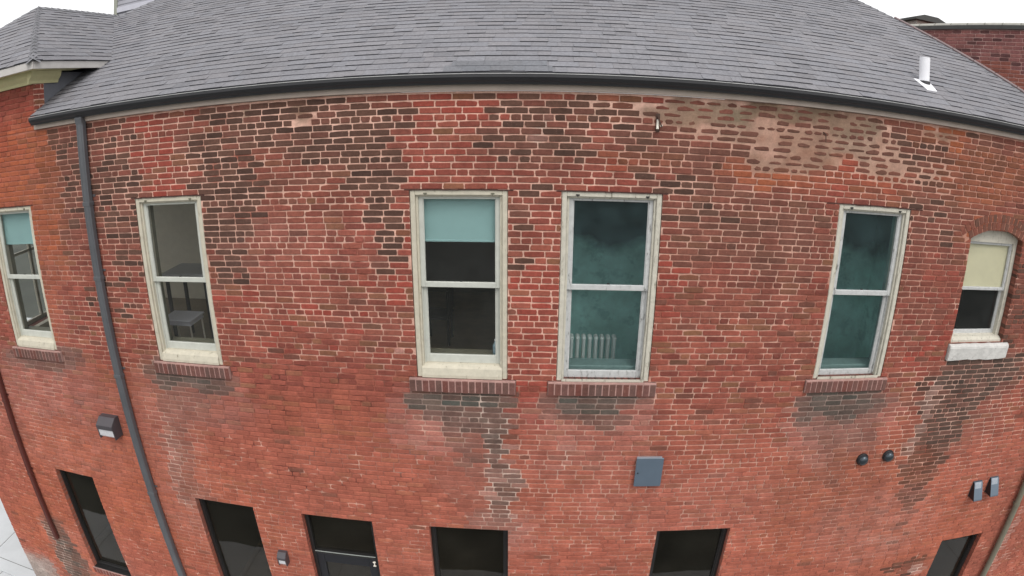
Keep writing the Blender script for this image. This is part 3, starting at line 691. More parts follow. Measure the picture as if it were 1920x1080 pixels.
prof = [(-.035, -2.675), (.12, -2.675), (.12, -2.452), (.04, -2.450), (-.03, -2.475), (-.042, -2.50)]
ss.prism_x([(y, ZR(z)) for y, z in prof], STONE[0]+.01, STONE[1]-.01)
import bmesh
so = ss.build('stone_sill', M_STONE, wF)
bm = bmesh.new(); bm.from_mesh(so.data); bmesh.ops.bevel(bm, geom=bm.edges[:], offset=.008, segments=2, affect='EDGES')
bmesh.ops.subdivide_edges(bm, edges=[e_ for e_ in bm.edges if abs(e_.verts[0].co.x-e_.verts[1].co.x) > .5], cuts=14)
for v in bm.verts:
    n_ = mnoise.noise(v.co*7); v.co.z += n_*.014; v.co.y += mnoise.noise(v.co*9+Vector((3, 1, 2)))*.008
bm.to_mesh(so.data); bm.free()

# --- black framed windows of the ground floor
def low_window(x0, x1, z0, z1, gl, label=None):
    m = MB(); y = .085; t = .045
    m.box(x0+.002, x0+t, y, .16, ZR(z0+.004), ZR(z1-.002), 0, .004); m.box(x1-t, x1-.002, y, .16, ZR(z0+.004), ZR(z1-.002), 0, .004)
    m.box(x0+t, x1-t, y+.001, .16, ZR(z1-t), ZR(z1-.002), 0, .004); m.box(x0+t, x1-t, y+.001, .16, ZR(z0+.004), ZR(z0+t+.02), 0, .004)
    m.box(x0+t, x0+t+.02, y+.02, .15, ZR(z0+t), ZR(z1-t)); m.box(x1-t-.02, x1-t, y+.02, .15, ZR(z0+t), ZR(z1-t))
    m.box(x0+.001, x1-.001, -.004, y, ZR(z0+.001), ZR(z0+.012), 0, .003)
    w_ = m.build('window', M_BLACKF, bld)
    if label: w_['label'] = label
    glass_sheet('pane', w_, x0+t, x1-t, y+.05, z0+t, z1-t, gl)
    brick_sill(w_, x0-.048, x1+.048, z0, True)
    return w_
for i, (a, b, z, t) in enumerate(LOW):
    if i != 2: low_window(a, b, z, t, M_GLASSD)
# door with transom
x0, x1, z0, z1 = LOW[2]
m = MB(); y = .085; t = .05
m.box(x0+.002, x0+t, y, .18, ZR(z0), ZR(z1-.002), 0, .004); m.box(x1-t, x1-.002, y, .18, ZR(z0), ZR(z1-.002), 0, .004); m.box(x0+t, x1-t, y+.001, .18, ZR(z1-t), ZR(z1-.002), 0, .004)
m.box(x0+t, x1-t, y-.004, .18, ZR(-5.735), ZR(-5.685), 0, .006)
dr = m.build('door', [M_BLACKF], bld)
glass_sheet('transom_pane', dr, x0+t, x1-t, y+.05, -5.685, z1-t, M_GLASSD)
m = MB(); m.box(x0+t, x1-t, y-.012, y-.0045, ZR(-5.695), ZR(-5.683), 0, .002); m.build('transom_highlight', material('painted_highlight', srgb(150, 156, 150, .9), .35), dr)  # pale strip: the transom bar's highlight painted as a colour
m = MB(); a, b = x0+t+.004, x1-t-.004
m.box(a, a+.11, y+.01, y+.055, ZR(z0+.01), ZR(-5.745), 0, .004); m.box(b-.11, b, y+.01, y+.055, ZR(z0+.01), ZR(-5.745), 0, .004)
m.box(a+.11, b-.11, y+.011, y+.054, ZR(-5.90), ZR(-5.745), 0, .004); m.box(a+.11, b-.11, y+.011, y+.054, ZR(z0+.01), ZR(z0+.30), 0, .004)
lf = m.build('door_leaf', material('door_paint', srgb(27, 28, 33, 1), .4, var=.08), dr)
m = MB(); m.box(a+.11, b-.11, y+.03, y+.036, ZR(z0+.30), ZR(-5.90)); m.build('door_pane', M_GLASSD, dr)
m = MB(); m.box(b-.05, b-.01, y-.01, y+.01, ZR(-5.80), ZR(-5.785), ch=.003); m.box(b-.05, b-.01, y-.01, y+.01, ZR(-5.87), ZR(-5.855), ch=.003); m.box(b-.037, b-.023, y-.008, y+.01, ZR(-5.86), ZR(-5.79)); m.build('hinge', M_PALEMET, dr)
m = MB(); m.tube((a+.08, y-.045, ZR(-7.3)), (a+.08, y-.045, ZR(-6.9)), .012); m.tube((a+.08, y-.045, ZR(-7.28)), (a+.08, y+.01, ZR(-7.28)), .008); m.tube((a+.08, y-.045, ZR(-6.92)), (a+.08, y+.01, ZR(-6.92)), .008); m.build('handle', M_PALEMET, dr)
m = MB(); m.box(x0-.1, x1+.1, -.5, .08, .10, .16, ch=.015); m.build('doorstep', M_CONCR, dr)

# --- fascia, gutter, downspouts
m = MB(); m.box(-6.286, 7.45, -.034, .02, ZR(.112), ZR(.262), ch=.004); m.prism_x([(-.05, ZR(.205)), (-.034, ZR(.195)), (-.034, ZR(.26)), (-.05, ZR(.26))], -6.285, 7.45); m.build('fascia', M_FASCIA, bld)
m = MB()
prof = [(-.052, .262), (-.052, .170), (-.105, .170), (-.112, .190), (-.128, .205), (-.146, .238), (-.146, .266), (-.132, .268), (-.132, .262), (-.138, .240), (-.122, .212), (-.104, .178), (-.060, .178), (-.060, .262)]
XG0, XG1 = -6.262, 7.46
nsec = 1
m.prism_x([(y, ZR(z)) for y, z in prof], XG0, XG1)
for xe in (XG0, XG1-.003):
    m.prism_x([(y, ZR(z)) for y, z in [(-.052, .262), (-.052, .170), (-.105, .170), (-.112, .190), (-.128, .205), (-.146, .238), (-.146, .266)]], xe, xe+.003)
for xe in (-3.2, -.1, 2.9, 5.9): m.prism_x([(y, ZR(z)) for y, z in [(-.053, .168), (-.107, .168), (-.114, .189), (-.130, .204), (-.148, .237), (-.148, .262), (-.146, .262), (-.146, .238), (-.128, .205), (-.112, .190), (-.105, .170), (-.053, .170)]], xe, xe+.06)
gut = m.build('gutter', M_GUTTER, bld)
m = MB(); m.box(-6.25, 7.46, -.112, -.06, ZR(.268), ZR(.274)); m.box(-6.25, 7.46, -.151, -.134, ZR(.268), ZR(.274)); m.build('drip_edge', M_GUTLIP, bld)  # pale front strip paints the highlight along the gutter's lip

def downspout(name, x, w_, d, ztop, zbot, mat, elbow=False, seams=()):
    m = MB()
    m.box(x-w_/2, x+w_/2, -.018-d, -.018, ZR(zbot), ZR(ztop), 0, .012)
    for q in (-.25, .25): m.box(x+q*w_-.006, x+q*w_+.006, -.021-d, -.018-d+.004, ZR(zbot+.01), ZR(ztop-.01))
    for s_ in seams:
        m.box(x-w_/2-.004, x+w_/2+.004, -.022-d, -.014, ZR(s_), ZR(s_+.05), 0, .003)
        m.box(x-w_/2-.03, x+w_/2+.03, -.012, -.001, ZR(s_+.10), ZR(s_+.125))
    if elbow: m.prism_x([(-.02-d, ZR(ztop-.02)), (-.02, ZR(ztop-.02)), (-.058, ZR(.172)), (-.058-d*.7, ZR(.172))], x-w_/2+.002, x+w_/2-.002)
    return m.build(name, mat, bld)
dsp = downspout('downspout', -5.372, .115, .085, .11, -8.18, M_SPOUT, True, (-.9, -1.83, -3.15, -5.0, -6.8)); dsp['label'] = 'slate grey downspout from the gutter'
d2 = downspout('downspout', -8.15, .085, .07, .50, -6.55, M_SPOUTB, False, (-3.85, -5.2)); d2['label'] = 'dark brown downspout ending above the ground'
m = MB(); m.tube((7.555, -.075, 0.1), (7.555, -.075, ZR(.16)), .052, 14)
for z in (-1.2, -3.2, -5.2, -7.0): m.tube((7.555, -.075, ZR(z)), (7.555, -.075, ZR(z+.06)), .058, 14)
m.box(7.53, 7.58, -.03, 0, ZR(-5.19), ZR(-5.16)); d3 = m.build('downspout', M_SPOUTG, bld, smooth=True); d3['label'] = 'olive grey round downspout near the right end'

# --- shingled roof planes
def shingle_plane(mb, O, ux, upv, poly, e, th=.011, seed=0, tint=(1, 1, 1)):
    """poly: corners (u along the eave, v up the slope)"""
    O, ux, upv = Vector(O), Vector(ux).normalized(), Vector(upv).normalized(); n = ux.cross(upv).normalized()
    if n.z < 0: n = -n
    vmax = max(p[1] for p in poly); k = 0; N = len(poly)
    mb.col = (.2, .2, .21)
    mb.add([O+ux*u+upv*v-n*.006 for u, v in poly], [tuple(range(N))], 0)
    def span(v):
        xs = []
        for i in range(N):
            (u0, v0), (u1, v1) = poly[i], poly[(i+1) % N]
            if (v0-v)*(v1-v) <= 0 and v0 != v1: xs.append(u0+(u1-u0)*(v-v0)/(v1-v0))
        return (min(xs), max(xs)) if xs else None
    while k*e < vmax-.02:
        v0, v1 = k*e, min((k+1)*e+.01, vmax); s = span(min(v0+.03 if k == 0 else (v0+v1)/2, vmax-.001)); k += 1
        if not s: continue
        x = s[0]-random.random()*.2
        while x < s[1]:
            w_ = random.uniform(.10, .30); a, b = max(x, s[0]), min(x+w_-.002, s[1]); x += w_
            if b-a < .015: continue
            big = vnoise(a, v0, 1.4, 51+seed)*.4+vnoise(a, v0, .5, 53+seed)*.3+.15
            t = .192*(.84+.24*big+.10*(random.random()-.4)); t = max(.08, t)
            if random.random() < .08: t *= .86
            hue = random.random()
            c = (t*(1.0+.03*hue)*tint[0], t*(1.0)*tint[1], t*(1.06+.03*(1-hue))*tint[2])
            h = th*random.choice((.45, .7, .85, 1.1)); dv = random.uniform(-.004, .004)
            p = [O+ux*a+upv*(v0+dv)+n*h, O+ux*b+upv*(v0+dv)+n*h, O+ux*b+upv*v1+n*.001, O+ux*a+upv*v1+n*.001,
                 O+ux*a+upv*(v0+dv)-n*.004, O+ux*b+upv*(v0+dv)-n*.004]
            mb.col = c; base = len(mb.v)
            mb.add(p, [(0, 1, 2, 3)], 0)
            mb.f.append((base+4, base+5, base+1, base)); mb.mi.append(1)
            mb.f.append((base+4, base, base+3)); mb.mi.append(0); mb.f.append((base+5, base+2, base+1)); mb.mi.append(0)
PH = R(25.5); ct, st_ = math.cos(PH), math.sin(PH); tp = math.tan(PH)
E0, EY = .285, -.10
Zr = E0+tp*4.7
rf = MB()
shingle_plane(rf, (0, EY, ZR(E0)), (1, 0, 0), (0, ct, st_),
              [(-6.275, 0), (7.10, 0), (4.92, 4.7/ct), (-7.02, 4.7/ct), (-8.2, 3.0/ct), (-6.30, 1.35/ct)], .140)
# hidden slopes
for q in ([(7.10, -.1, E0), (7.10, 9.4, E0), (4.92, 4.6, Zr)], [(7.1, 9.4, E0), (-9.6, 9.4, E0), (-7.02, 4.6, Zr), (4.92, 4.6, Zr)], [(-7.02, 4.6, Zr), (-9.6, 9.4, E0), (-9.6, 2.9, E0), (-8.2, 2.9, Zr-.81)]):
    rf.col = (.25, .25, .265); rf.add([(x, y, ZR(z)) for x, y, z in q], [tuple(range(len(q)))], 0)
# caps on the two hips
def hip_caps(mb, p0, p1, w_=.11, e=.16, drop=.35):
    p0, p1 = Vector(p0), Vector(p1); d = (p1-p0); L_ = d.length; d.normalize(); s = d.cross(Vector((0, 0, 1))).normalized(); u = s.cross(d).normalized()
    k = 0
    while k*e < L_:
        a = p0+d*(k*e); b = p0+d*min(L_, (k+1)*e+.02); k += 1; t = .192*random.uniform(.85, 1.1); mb.col = (t, t, t*1.07)
        vs = [a-s*w_+u*(.006-w_*drop), a+u*.022, a+s*w_+u*(.006-w_*drop), b-s*w_+u*(-w_*drop), b+u*.012, b+s*w_+u*(-w_*drop)]
        mb.add(vs, [(0, 1, 4, 3), (1, 2, 5, 4)], 0)
hip_caps(rf, (7.10, -.1, ZR(E0)), (4.92, 4.6, ZR(Zr)), drop=.42)
hip_caps(rf, (-8.2, 2.9, ZR(Zr-.81)), (-7.02, 4.6, ZR(Zr)))
roof = rf.build('roof', [M_SHINGLE, M_BUTT_SHADE], bld, fix=False)
m = MB()
def hipt(y): return Vector((7.10-.4638*(y+.1), y, ZR(E0+tp*(y+.1))+.030))
for k in range(9):
    a_ = hipt(.0+k*.34); b_ = hipt(.0+(k+1)*.34-.01); m.tube(a_, b_, .020+.003*random.random(), 6)
m.build('hip_flashing', M_HIPM, roof)
# rows replaced along the eave in the middle: newer, slightly darker patch
pt = MB()
shingle_plane(pt, (0, EY, ZR(E0)+.010), (1, 0, 0), (0, ct, st_), [(-.95, .0), (.10, .0), (.02, .27), (-.85, .27)], .135, th=.005, seed=4, tint=(.80, .83, .84))
pt.build('roof_patch', [M_SHINGLE, M_BUTT_SHADE], roof, fix=False)

# --- tower roof and cornice
tr_ = MB(); TZ = .952; sl = math.hypot(1.975, 1.194); uy, uz = 1.975/sl, 1.194/sl
shingle_plane(tr_, (0, -.30, ZR(TZ)), (1, 0, 0), (0, uy, uz), [(-9.905, 0), (-5.955, 0), (-7.93, sl)], .140, seed=2)
shingle_plane(tr_, (-5.955, 0, ZR(TZ)), (0, 1, 0), (-uy, 0, uz), [(-.30, 0), (2.2, 0), (4.6, sl*.98), (4.6, sl), (1.675, sl)], .140, seed=3)
tr_.col = (.25, .25, .265); tr_.add([(x, y, ZR(z)) for x, y, z in [(-9.905, -.3, TZ), (-7.93, 1.675, TZ+1.194), (-7.93, 4.6, TZ+1.194), (-9.905, 4.6, TZ)]], [(0, 1, 2, 3)], 0)
hip_caps(tr_, (-5.955, -.3, ZR(TZ)), (-7.93, 1.675, ZR(TZ+1.194)), w_=.10, drop=.5)
hip_caps(tr_, (-9.905, -.3, ZR(TZ)), (-7.93, 1.675, ZR(TZ+1.194)), w_=.10, drop=.5)
hip_caps(tr_, (-7.93, 1.675, ZR(TZ+1.194)), (-7.93, 4.4, ZR(TZ+1.194)), w_=.10, drop=.5)
tr_.build('tower_roof', [M_SHINGLE, M_BUTT_SHADE], bld, fix=False)
m = MB()
m.box(-9.89, -5.975, -.29, -.265, ZR(.850), ZR(.946), ch=.003); m.box(-6.0, -5.972, -.264, 1.62, ZR(.850), ZR(.946), ch=.003); m.box(-9.89, -9.865, -.264, 3.5, ZR(.850), ZR(.946))
cor = m.build('cornice', M_TFASCIA, bld)
m = MB()
m.box(-9.86, -6.0, -.264, .0, ZR(.856), ZR(.872)); m.box(-6.28, -6.001, -.263, .75, ZR(.857), ZR(.871))
m.prism_x([(-.005, ZR(.700)), (-.03, ZR(.70)), (-.045, ZR(.74)), (-.09, ZR(.79)), (-.11, ZR(.856)), (-.005, ZR(.856))], XL, -6.285)
m.prism_y([(-6.29, ZR(.702)), (-6.265, ZR(.702)), (-6.25, ZR(.74)), (-6.205, ZR(.79)), (-6.185, ZR(.855)), (-6.29, ZR(.855))], -.109, .47)
m.build('soffit', M_SOFFIT, cor)
m = MB(); m.box(-7.16, -7.08, -.15, -.04, ZR(.76), ZR(.80), ch=.01); m.box(-7.14, -7.10, -.16, -.12, ZR(.74), ZR(.85), ch=.008); m.build('bracket', M_WHITE, cor)
m = MB(); m.box(-9.9, -6.3, 0.101, 4, ZR(.66), ZR(.69)); m.build('tower_ceiling', M_BLACKF, bld)

# --- rooms behind the windows
M_FLOOR = material('dark_floor', srgb(150, 136, 116, .85), .6, var=.15, vscale=4)
M_PLASTER = material('dull_plaster', srgb(225, 218, 200, .95), .8, var=.06)
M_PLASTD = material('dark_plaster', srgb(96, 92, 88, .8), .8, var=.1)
M_TEAL = material('teal_paint_dim_top', srgb(184, 236, 228, 1), .8, var=.30, vscale=3.5, stain=(srgb(156, 206, 200, .95), .54, 2.2))
M_NAVY = material('navy_wall_paint', srgb(44, 48, 66, .8), .8, var=.15)
YI = .165
fl, ce = -3.66, -.35
m = MB(); m.box(XL+.3, -2.5, YI, 6.0, ZR(fl-.2), ZR(fl)); m.box(-.1, 7.4, YI, 6.0, ZR(fl-.2), ZR(fl)); m.box(-2.499, -.101, YI, 6.0, ZR(fl-.2), ZR(fl), 1); m.build('upper_floor', [M_FLOOR, material('brightened_floor', srgb(214, 196, 168, .95), .5, var=.2, vscale=3)], bld)  # middle room's floor coloured paler in place of missing daylight
m = MB(); m.box(XL+.3, 7.4, YI, 6.0, ZR(ce), ZR(ce+.1)); m.build('ceiling', material('ceiling_paint', srgb(190, 190, 185, .9), .8), bld)
m = MB(); m.box(XL+.3, -2.45, 4.6, 4.8, ZR(fl), ZR(ce)); m.box(-2.6, -2.45, YI+.2, 4.6, ZR(fl), ZR(ce)); m.box(XL+.26, XL+.4, YI, .6, ZR(fl), ZR(ce)); m.box(XL+.26, XL+.4, 4.3, 4.8, ZR(fl), ZR(ce)); m.box(XL+.26, XL+.4, .6, 4.3, ZR(fl), ZR(-3.4)); m.box(XL+.26, XL+.4, .6, 4.3, ZR(-.7), ZR(ce)); m.build('room_wall', M_PLASTER, bld)
m = MB()      # unseen side window, added to let more daylight into this room
for (a, b, c, d) in ((.6, 4.3, -3.4, -3.33), (.6, 4.3, -.77, -.7), (.6, .67, -3.33, -.77), (4.23, 4.3, -3.33, -.77), (2.42, 2.48, -3.33, -.77), (.67, 4.23, -2.07, -2.02)): m.box(XL+.02, XL+.08, a, b, ZR(c), ZR(d))
swf = m.build('window', M_CREAM, bld); m = MB(); m.box(XL+.045, XL+.049, .67, 4.23, ZR(-3.33), ZR(-.77)); m.build('pane', M_GLASS, swf)
m = MB(); m.box(-2.44, -.1, 5.4, 5.6, ZR(fl), ZR(ce)); m.box(-.14, -.06, YI+.2, 5.4, ZR(fl), ZR(ce)); m.build('room_wall', material('grey_plaster', srgb(150, 146, 138, .85), .8), bld)
# teal wall; reflection and ceiling dark painted in as a soft dark blue top
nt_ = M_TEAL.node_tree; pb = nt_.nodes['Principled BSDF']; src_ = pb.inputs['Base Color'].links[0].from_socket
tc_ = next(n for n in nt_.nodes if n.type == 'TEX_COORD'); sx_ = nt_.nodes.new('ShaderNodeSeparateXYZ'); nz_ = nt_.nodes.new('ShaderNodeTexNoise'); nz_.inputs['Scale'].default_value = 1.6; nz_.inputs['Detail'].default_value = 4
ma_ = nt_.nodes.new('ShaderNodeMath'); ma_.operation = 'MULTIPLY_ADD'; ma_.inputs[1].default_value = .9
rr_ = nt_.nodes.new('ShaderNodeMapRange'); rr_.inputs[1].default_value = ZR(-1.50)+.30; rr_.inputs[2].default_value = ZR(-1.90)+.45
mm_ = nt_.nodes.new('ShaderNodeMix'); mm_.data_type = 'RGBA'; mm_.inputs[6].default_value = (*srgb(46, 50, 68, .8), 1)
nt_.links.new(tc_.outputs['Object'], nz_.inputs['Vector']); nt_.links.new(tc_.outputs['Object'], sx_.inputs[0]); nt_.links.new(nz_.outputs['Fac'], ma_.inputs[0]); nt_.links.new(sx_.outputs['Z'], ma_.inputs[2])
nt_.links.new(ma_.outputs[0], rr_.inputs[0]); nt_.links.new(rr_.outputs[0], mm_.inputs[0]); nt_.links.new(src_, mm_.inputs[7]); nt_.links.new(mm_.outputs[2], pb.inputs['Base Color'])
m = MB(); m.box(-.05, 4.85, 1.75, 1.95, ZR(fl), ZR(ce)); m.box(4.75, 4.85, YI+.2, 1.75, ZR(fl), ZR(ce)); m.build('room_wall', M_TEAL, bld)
m = MB(); m.box(4.87, 7.3, 2.5, 2.6, ZR(fl), ZR(ce)); m.box(7.3, 7.4, YI, 2.6, ZR(fl), ZR(ce)); m.build('room_wall', M_NAVY, bld)
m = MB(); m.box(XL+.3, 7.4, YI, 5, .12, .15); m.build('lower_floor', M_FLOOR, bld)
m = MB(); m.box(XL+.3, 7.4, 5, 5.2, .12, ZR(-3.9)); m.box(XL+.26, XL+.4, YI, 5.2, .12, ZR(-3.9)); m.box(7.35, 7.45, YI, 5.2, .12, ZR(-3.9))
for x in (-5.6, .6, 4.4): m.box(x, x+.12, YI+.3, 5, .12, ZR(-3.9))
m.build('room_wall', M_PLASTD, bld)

# ------------------------------------------------------------------ taller wing on the right
wing = thing('brick_wing', (7.62, 0, 0), 'taller purple-red brick building rising behind the right end of the roof', 'building')
def wing_col(x, z):
    r = random.random(); c = mixc(srgb(156, 104, 98, .85), srgb(134, 88, 86, .85), r)
    if random.random() < .2: c = mixc(c, srgb(92, 64, 64, .8), .8)
    if vnoise(x, z, .8, 61) > .6: c = mixc(c, srgb(170, 100, 78, .8), .5)
    v = .85+.3*random.random(); return tuple(u*v for u in c)
def wing_mort(x, z): return mixc(srgb(206, 170, 162, .9), srgb(170, 126, 118, .85), vnoise(x, z, .4, 63))
wb = MB(); WX = 7.62; SX = 8.56; SK = -.282          # the side wall runs back at a slight angle
def side(y, off=0): return SX+SK*y+off
brickwork(wb, .02, 11.6, 2.0, -.2, [], T=lambda x, y, z: (side(x, y), x, z), cfun=wing_col, mfun=wing_mort, step=.2)
brickwork(wb, WX, SX, .1, -8.3, [])
brickwork(wb, SX+.001, 9.9, 2.0, -8.3, [])
wb.build('wall', [M_BRICK, M_MORTAR], wing, fix=False)
m = MB(); m.prism_z([(side(.12, .12), .12), (16, .12), (16, 11.6), (side(11.6, .12), 11.6)], 0, ZR(1.98)); m.box(WX+.12, SX+.3, .12, 5, 0, ZR(.09)); m.build('inner_walls', M_BACK, wing)
m = MB(); m.prism_z([(side(-.04, -.045), -.04), (side(-.04, .40), -.04), (side(11.64, .40), 11.64), (side(11.64, -.045), 11.64)], ZR(2.0), ZR(2.07)); m.box(SX+.40, 9.94, -.04, .36, ZR(2.001), ZR(2.069), ch=.01)
cop = m.build('coping', material('coping_dark', srgb(74, 74, 72, .9), .7, var=.2), wing)
m = MB()
for k in range(30):
    y = .1+k*.39
    m.tube((side(y, .16), y, ZR(2.055)), (side(y+.36, .16), y+.36, ZR(2.075)), .10, 12, r1=.080)
m.build('coping_tiles', material('coping_tiles', srgb(176, 174, 166, .85), .8, var=.2), wing)
m = MB(); m.box(7.66, 8.25, 5.35, 6.6, ZR(1.6), ZR(2.34), ch=.01); ch_ = m.build('chimney', material('pale_render', srgb(176, 168, 160, .85), .85, var=.15), wing)
m = MB(); m.prism_y([(7.56, ZR(2.34)), (8.36, ZR(2.34)), (8.36, ZR(2.39)), (8.15, ZR(2.46)), (7.78, ZR(2.46)), (7.56, ZR(2.39))], 5.22, 6.72); m.build('chimney_cap', material('cap_dark', srgb(66, 68, 66, .9), .7, var=.15), ch_)

# ------------------------------------------------------------------ grey building far behind on the left
gb = thing('grey_building', (-11.45, 8.1, 0), 'pale grey clapboard building with a light band, behind the roof at the top left', 'building')
m = MB()
X0 = -11.45; X1 = -4.6; Y0 = 8.1
m.box(X0, X1, Y0+.02, 14, 0, ZR(6.2), 0)
z = -1.0; k = 0
while z < 6.1:
    h = .125
    m.prism_x([(Y0+.018, ZR(z)), (Y0-.004, ZR(z)), (Y0+.012, ZR(z+h)), (Y0+.018, ZR(z+h))], X0+.01, X1-.01, 1 if k % 5 == 3 else 0); z += h; k += 1
m.build('wall', [material('grey_clapboard', srgb(168, 168, 176, .8), .8, var=.12, vscale=3), material('dark_clapboard', srgb(126, 126, 134, .8), .8, var=.2, vscale=3)], gb)
m = MB(); m.box(X0-.03, X0+.09, Y0-.03, Y0+.1, 0, ZR(6.2)); m.build('corner_board', material('olive_trim', srgb(160, 162, 150, .8), .8), gb)
m = MB(); m.box(X0+.09, X1, Y0-.035, Y0+.01, ZR(3.155), ZR(3.30)); m.build('band', material('pale_band', srgb(196, 196, 206, .85), .7, var=.06), gb)
m = MB(); m.box(X0-.3, X1+.3, Y0-.3, 14.3, ZR(6.2), ZR(6.35)); m.build('roof', M_TFASCIA, gb)

# ------------------------------------------------------------------ things fixed to the wall
def wall_light(x, z, w_, h, d, label):
    t = thing('wall_light', (x, 0, ZR(z)), label, 'wall light', 'lights fixed to the brick wall')
    a, b = x-w_/2, x+w_/2
    m = MB()
    m.prism_x([(0, ZR(z+h*.5)), (-d*.45, ZR(z+h*.5)), (-d, ZR(z+h*.22)), (-d, ZR(z+h*.02)), (0, ZR(z+h*.0))], a, b)
    m.prism_x([(0, ZR(z+h*.48)), (-d*.43, ZR(z+h*.48)), (-d*.96, ZR(z+h*.12)), (-d*.9, ZR(z-h*.5)), (0, ZR(z-h*.5))], b-.012, b+.003)
    m.prism_x([(0, ZR(z+h*.48)), (-d*.43, ZR(z+h*.48)), (-d*.96, ZR(z+h*.12)), (-d*.9, ZR(z-h*.5)), (0, ZR(z-h*.5))], a-.003, a+.012)
    m.box(a, b, -.012, 0, ZR(z-h*.5), ZR(z))
    m.build('housing', M_LENSBODY, t)
    m = MB(); m.prism_x([(-.013, ZR(z-h*.001)), (-d*.93, ZR(z+h*.015)), (-d*.88, ZR(z-h*.34)), (-d*.7, ZR(z-h*.46)), (-.013, ZR(z-h*.46))], a+.013, b-.013)
    for k in range(6): m.box(a+.02+k*(w_-.04)/6, a+.024+k*(w_-.04)/6, -d*.925, -d*.8, ZR(z-h*.33), ZR(z-h*.02))
    m.build('lens', M_LENS, t)
    return t
wall_light(-5.80, -3.93, .30, .30, .20, 'large dark wall light with a frosted lens, left of the grey downspout')
wall_light(-3.42, -5.80, .125, .21, .12, 'small dark wall light beside the glazed door')

t = thing('electrical_box', (1.315, 0, ZR(-4.03)), 'flat blue-grey metal box on the brick wall under the radiator window', 'box')
m = MB(); m.box(1.16, 1.455, -.055, 0, ZR(-4.21), ZR(-3.84), ch=.004); m.build('housing', M_GREYB2, t)
m = MB(); m.box(1.148, 1.468, -.068, -.056, ZR(-4.225), ZR(-3.825), ch=.006); m.build('cover', M_GREYBOX, t)
m = MB(); m.tube((1.18, -.0745, ZR(-4.03)), (1.18, -.068, ZR(-4.03)), .008, 10); m.build('latch', M_DARKMET, t)

def round_vent(x, z, label):
    t = thing('round_vent', (x, 0, ZR(z)), label, 'vent', 'round vents in the brick wall')
    m = MB(); m.lathe([(.086, 0), (.086, .018), (.080, .026), (.076, .026)], (0, -1, 0), (x, 0, ZR(z))); m.build('collar', M_DARKMET, t, smooth=True)
    m = MB(); m.lathe([(.075, .005), (.074, .035), (.066, .058), (.046, .074), (.016, .081), (.002, .082)], (0, -1, -.12), (x, 0, ZR(z)))
    m.build('hood', material('gunmetal', srgb(74, 82, 88, .9), .28, metal=.6), t, smooth=True)
    m = MB()
    for k in range(-3, 4): m.box(x-math.sqrt(max(0, .066**2-(k*.018)**2)), x+math.sqrt(max(0, .066**2-(k*.018)**2)), -.064, -.060, ZR(z+k*.018-.003), ZR(z+k*.018+.003))
    m.build('louvre', M_DARKMET, t)
round_vent(4.15, -4.02, 'left one of the two round dark vents under the right sash window')
round_vent(4.55, -4.00, 'right one of the two round dark vents under the right sash window')

def hood_vent(x, z, label):
    t = thing('hooded_vent', (x, 0, ZR(z)), label, 'vent', 'hooded vents in the brick wall')
    w_ = .085; a, b = x-w_, x+w_; h = .125; d = .155
    m = MB(); m.prism_x([(0, ZR(z+h)), (-.028, ZR(z+h)), (-.045, ZR(z+h*.8)), (-d, ZR(z-h*.85)), (-d, ZR(z-h)), (0, ZR(z-h))], a, b)
    m.build('hood', M_GREYBOX, t)
    m = MB(); m.prism_x([(0, ZR(z+h-.004)), (-.029, ZR(z+h-.004)), (-.045, ZR(z+h*.8-.003)), (-d+.001, ZR(z-h*.85)), (-d+.001, ZR(z-h+.003)), (0, ZR(z-h+.003))], a-.003, a); m.build('side_cheek', M_DARKMET, t)
    m = MB(); m.box(a-.012, b+.012, -.006, 0, ZR(z-h-.01), ZR(z+h+.014), ch=.003); m.build('flange', M_LENSBODY, t)
    m = MB(); m.tube((x-.03, -.046, ZR(z+h*.72)), (x-.03, -.055, ZR(z+h*.70)), .009, 8); m.prism_x([(-.030, ZR(z+h+.002)), (-.047, ZR(z+h*.8+.003)), (-.075, ZR(z+h*.35)), (-.072, ZR(z+h*.35)), (-.044, ZR(z+h*.8)), (-.030, ZR(z+h))], a+.012, b-.03); m.build('screw_strip', material('scuffed_metal', srgb(150, 158, 168, .85), .5, var=.4, vscale=60), t)
hood_vent(6.46, -4.76, 'left one of the two blue-grey hooded vents near the right pipe')
hood_vent(6.80, -4.73, 'right one of the two blue-grey hooded vents near the right pipe')

t = thing('iron_hook', (1.11, 0, ZR(-.15)), 'small rusty iron hook with a pale metal tongue under the eave', 'hook')
m = MB(); m.box(1.09, 1.13, -.012, .0, ZR(-.25), ZR(-.07), ch=.004); m.tube((1.11, -.01, ZR(-.10)), (1.11, -.07, ZR(-.13)), .008, 8); m.tube((1.11, -.07, ZR(-.13)), (1.14, -.075, ZR(-.20)), .007, 8); m.build('plate', M_RUST, t)
m = MB(); m.tube((1.105, -.03, ZR(-.13)), (1.10, -.05, ZR(-.22)), .010, 8, r1=.014); m.box(1.128, 1.150, -.05, -.03, ZR(-.20), ZR(-.175), ch=.004); m.build('tongue', M_PALEMET, t)
t = thing('iron_spike', (2.88, 0, ZR(-.18)), 'thin rusty spike in the smeared mortar under the eave', 'spike')
m = MB(); m.tube((2.88, 0, ZR(-.13)), (2.88, -.06, ZR(-.15)), .008, 8); m.tube((2.88, -.055, ZR(-.14)), (2.885, -.06, ZR(-.23)), .007, 8, r1=.004); m.build('shaft', M_RUST, t)

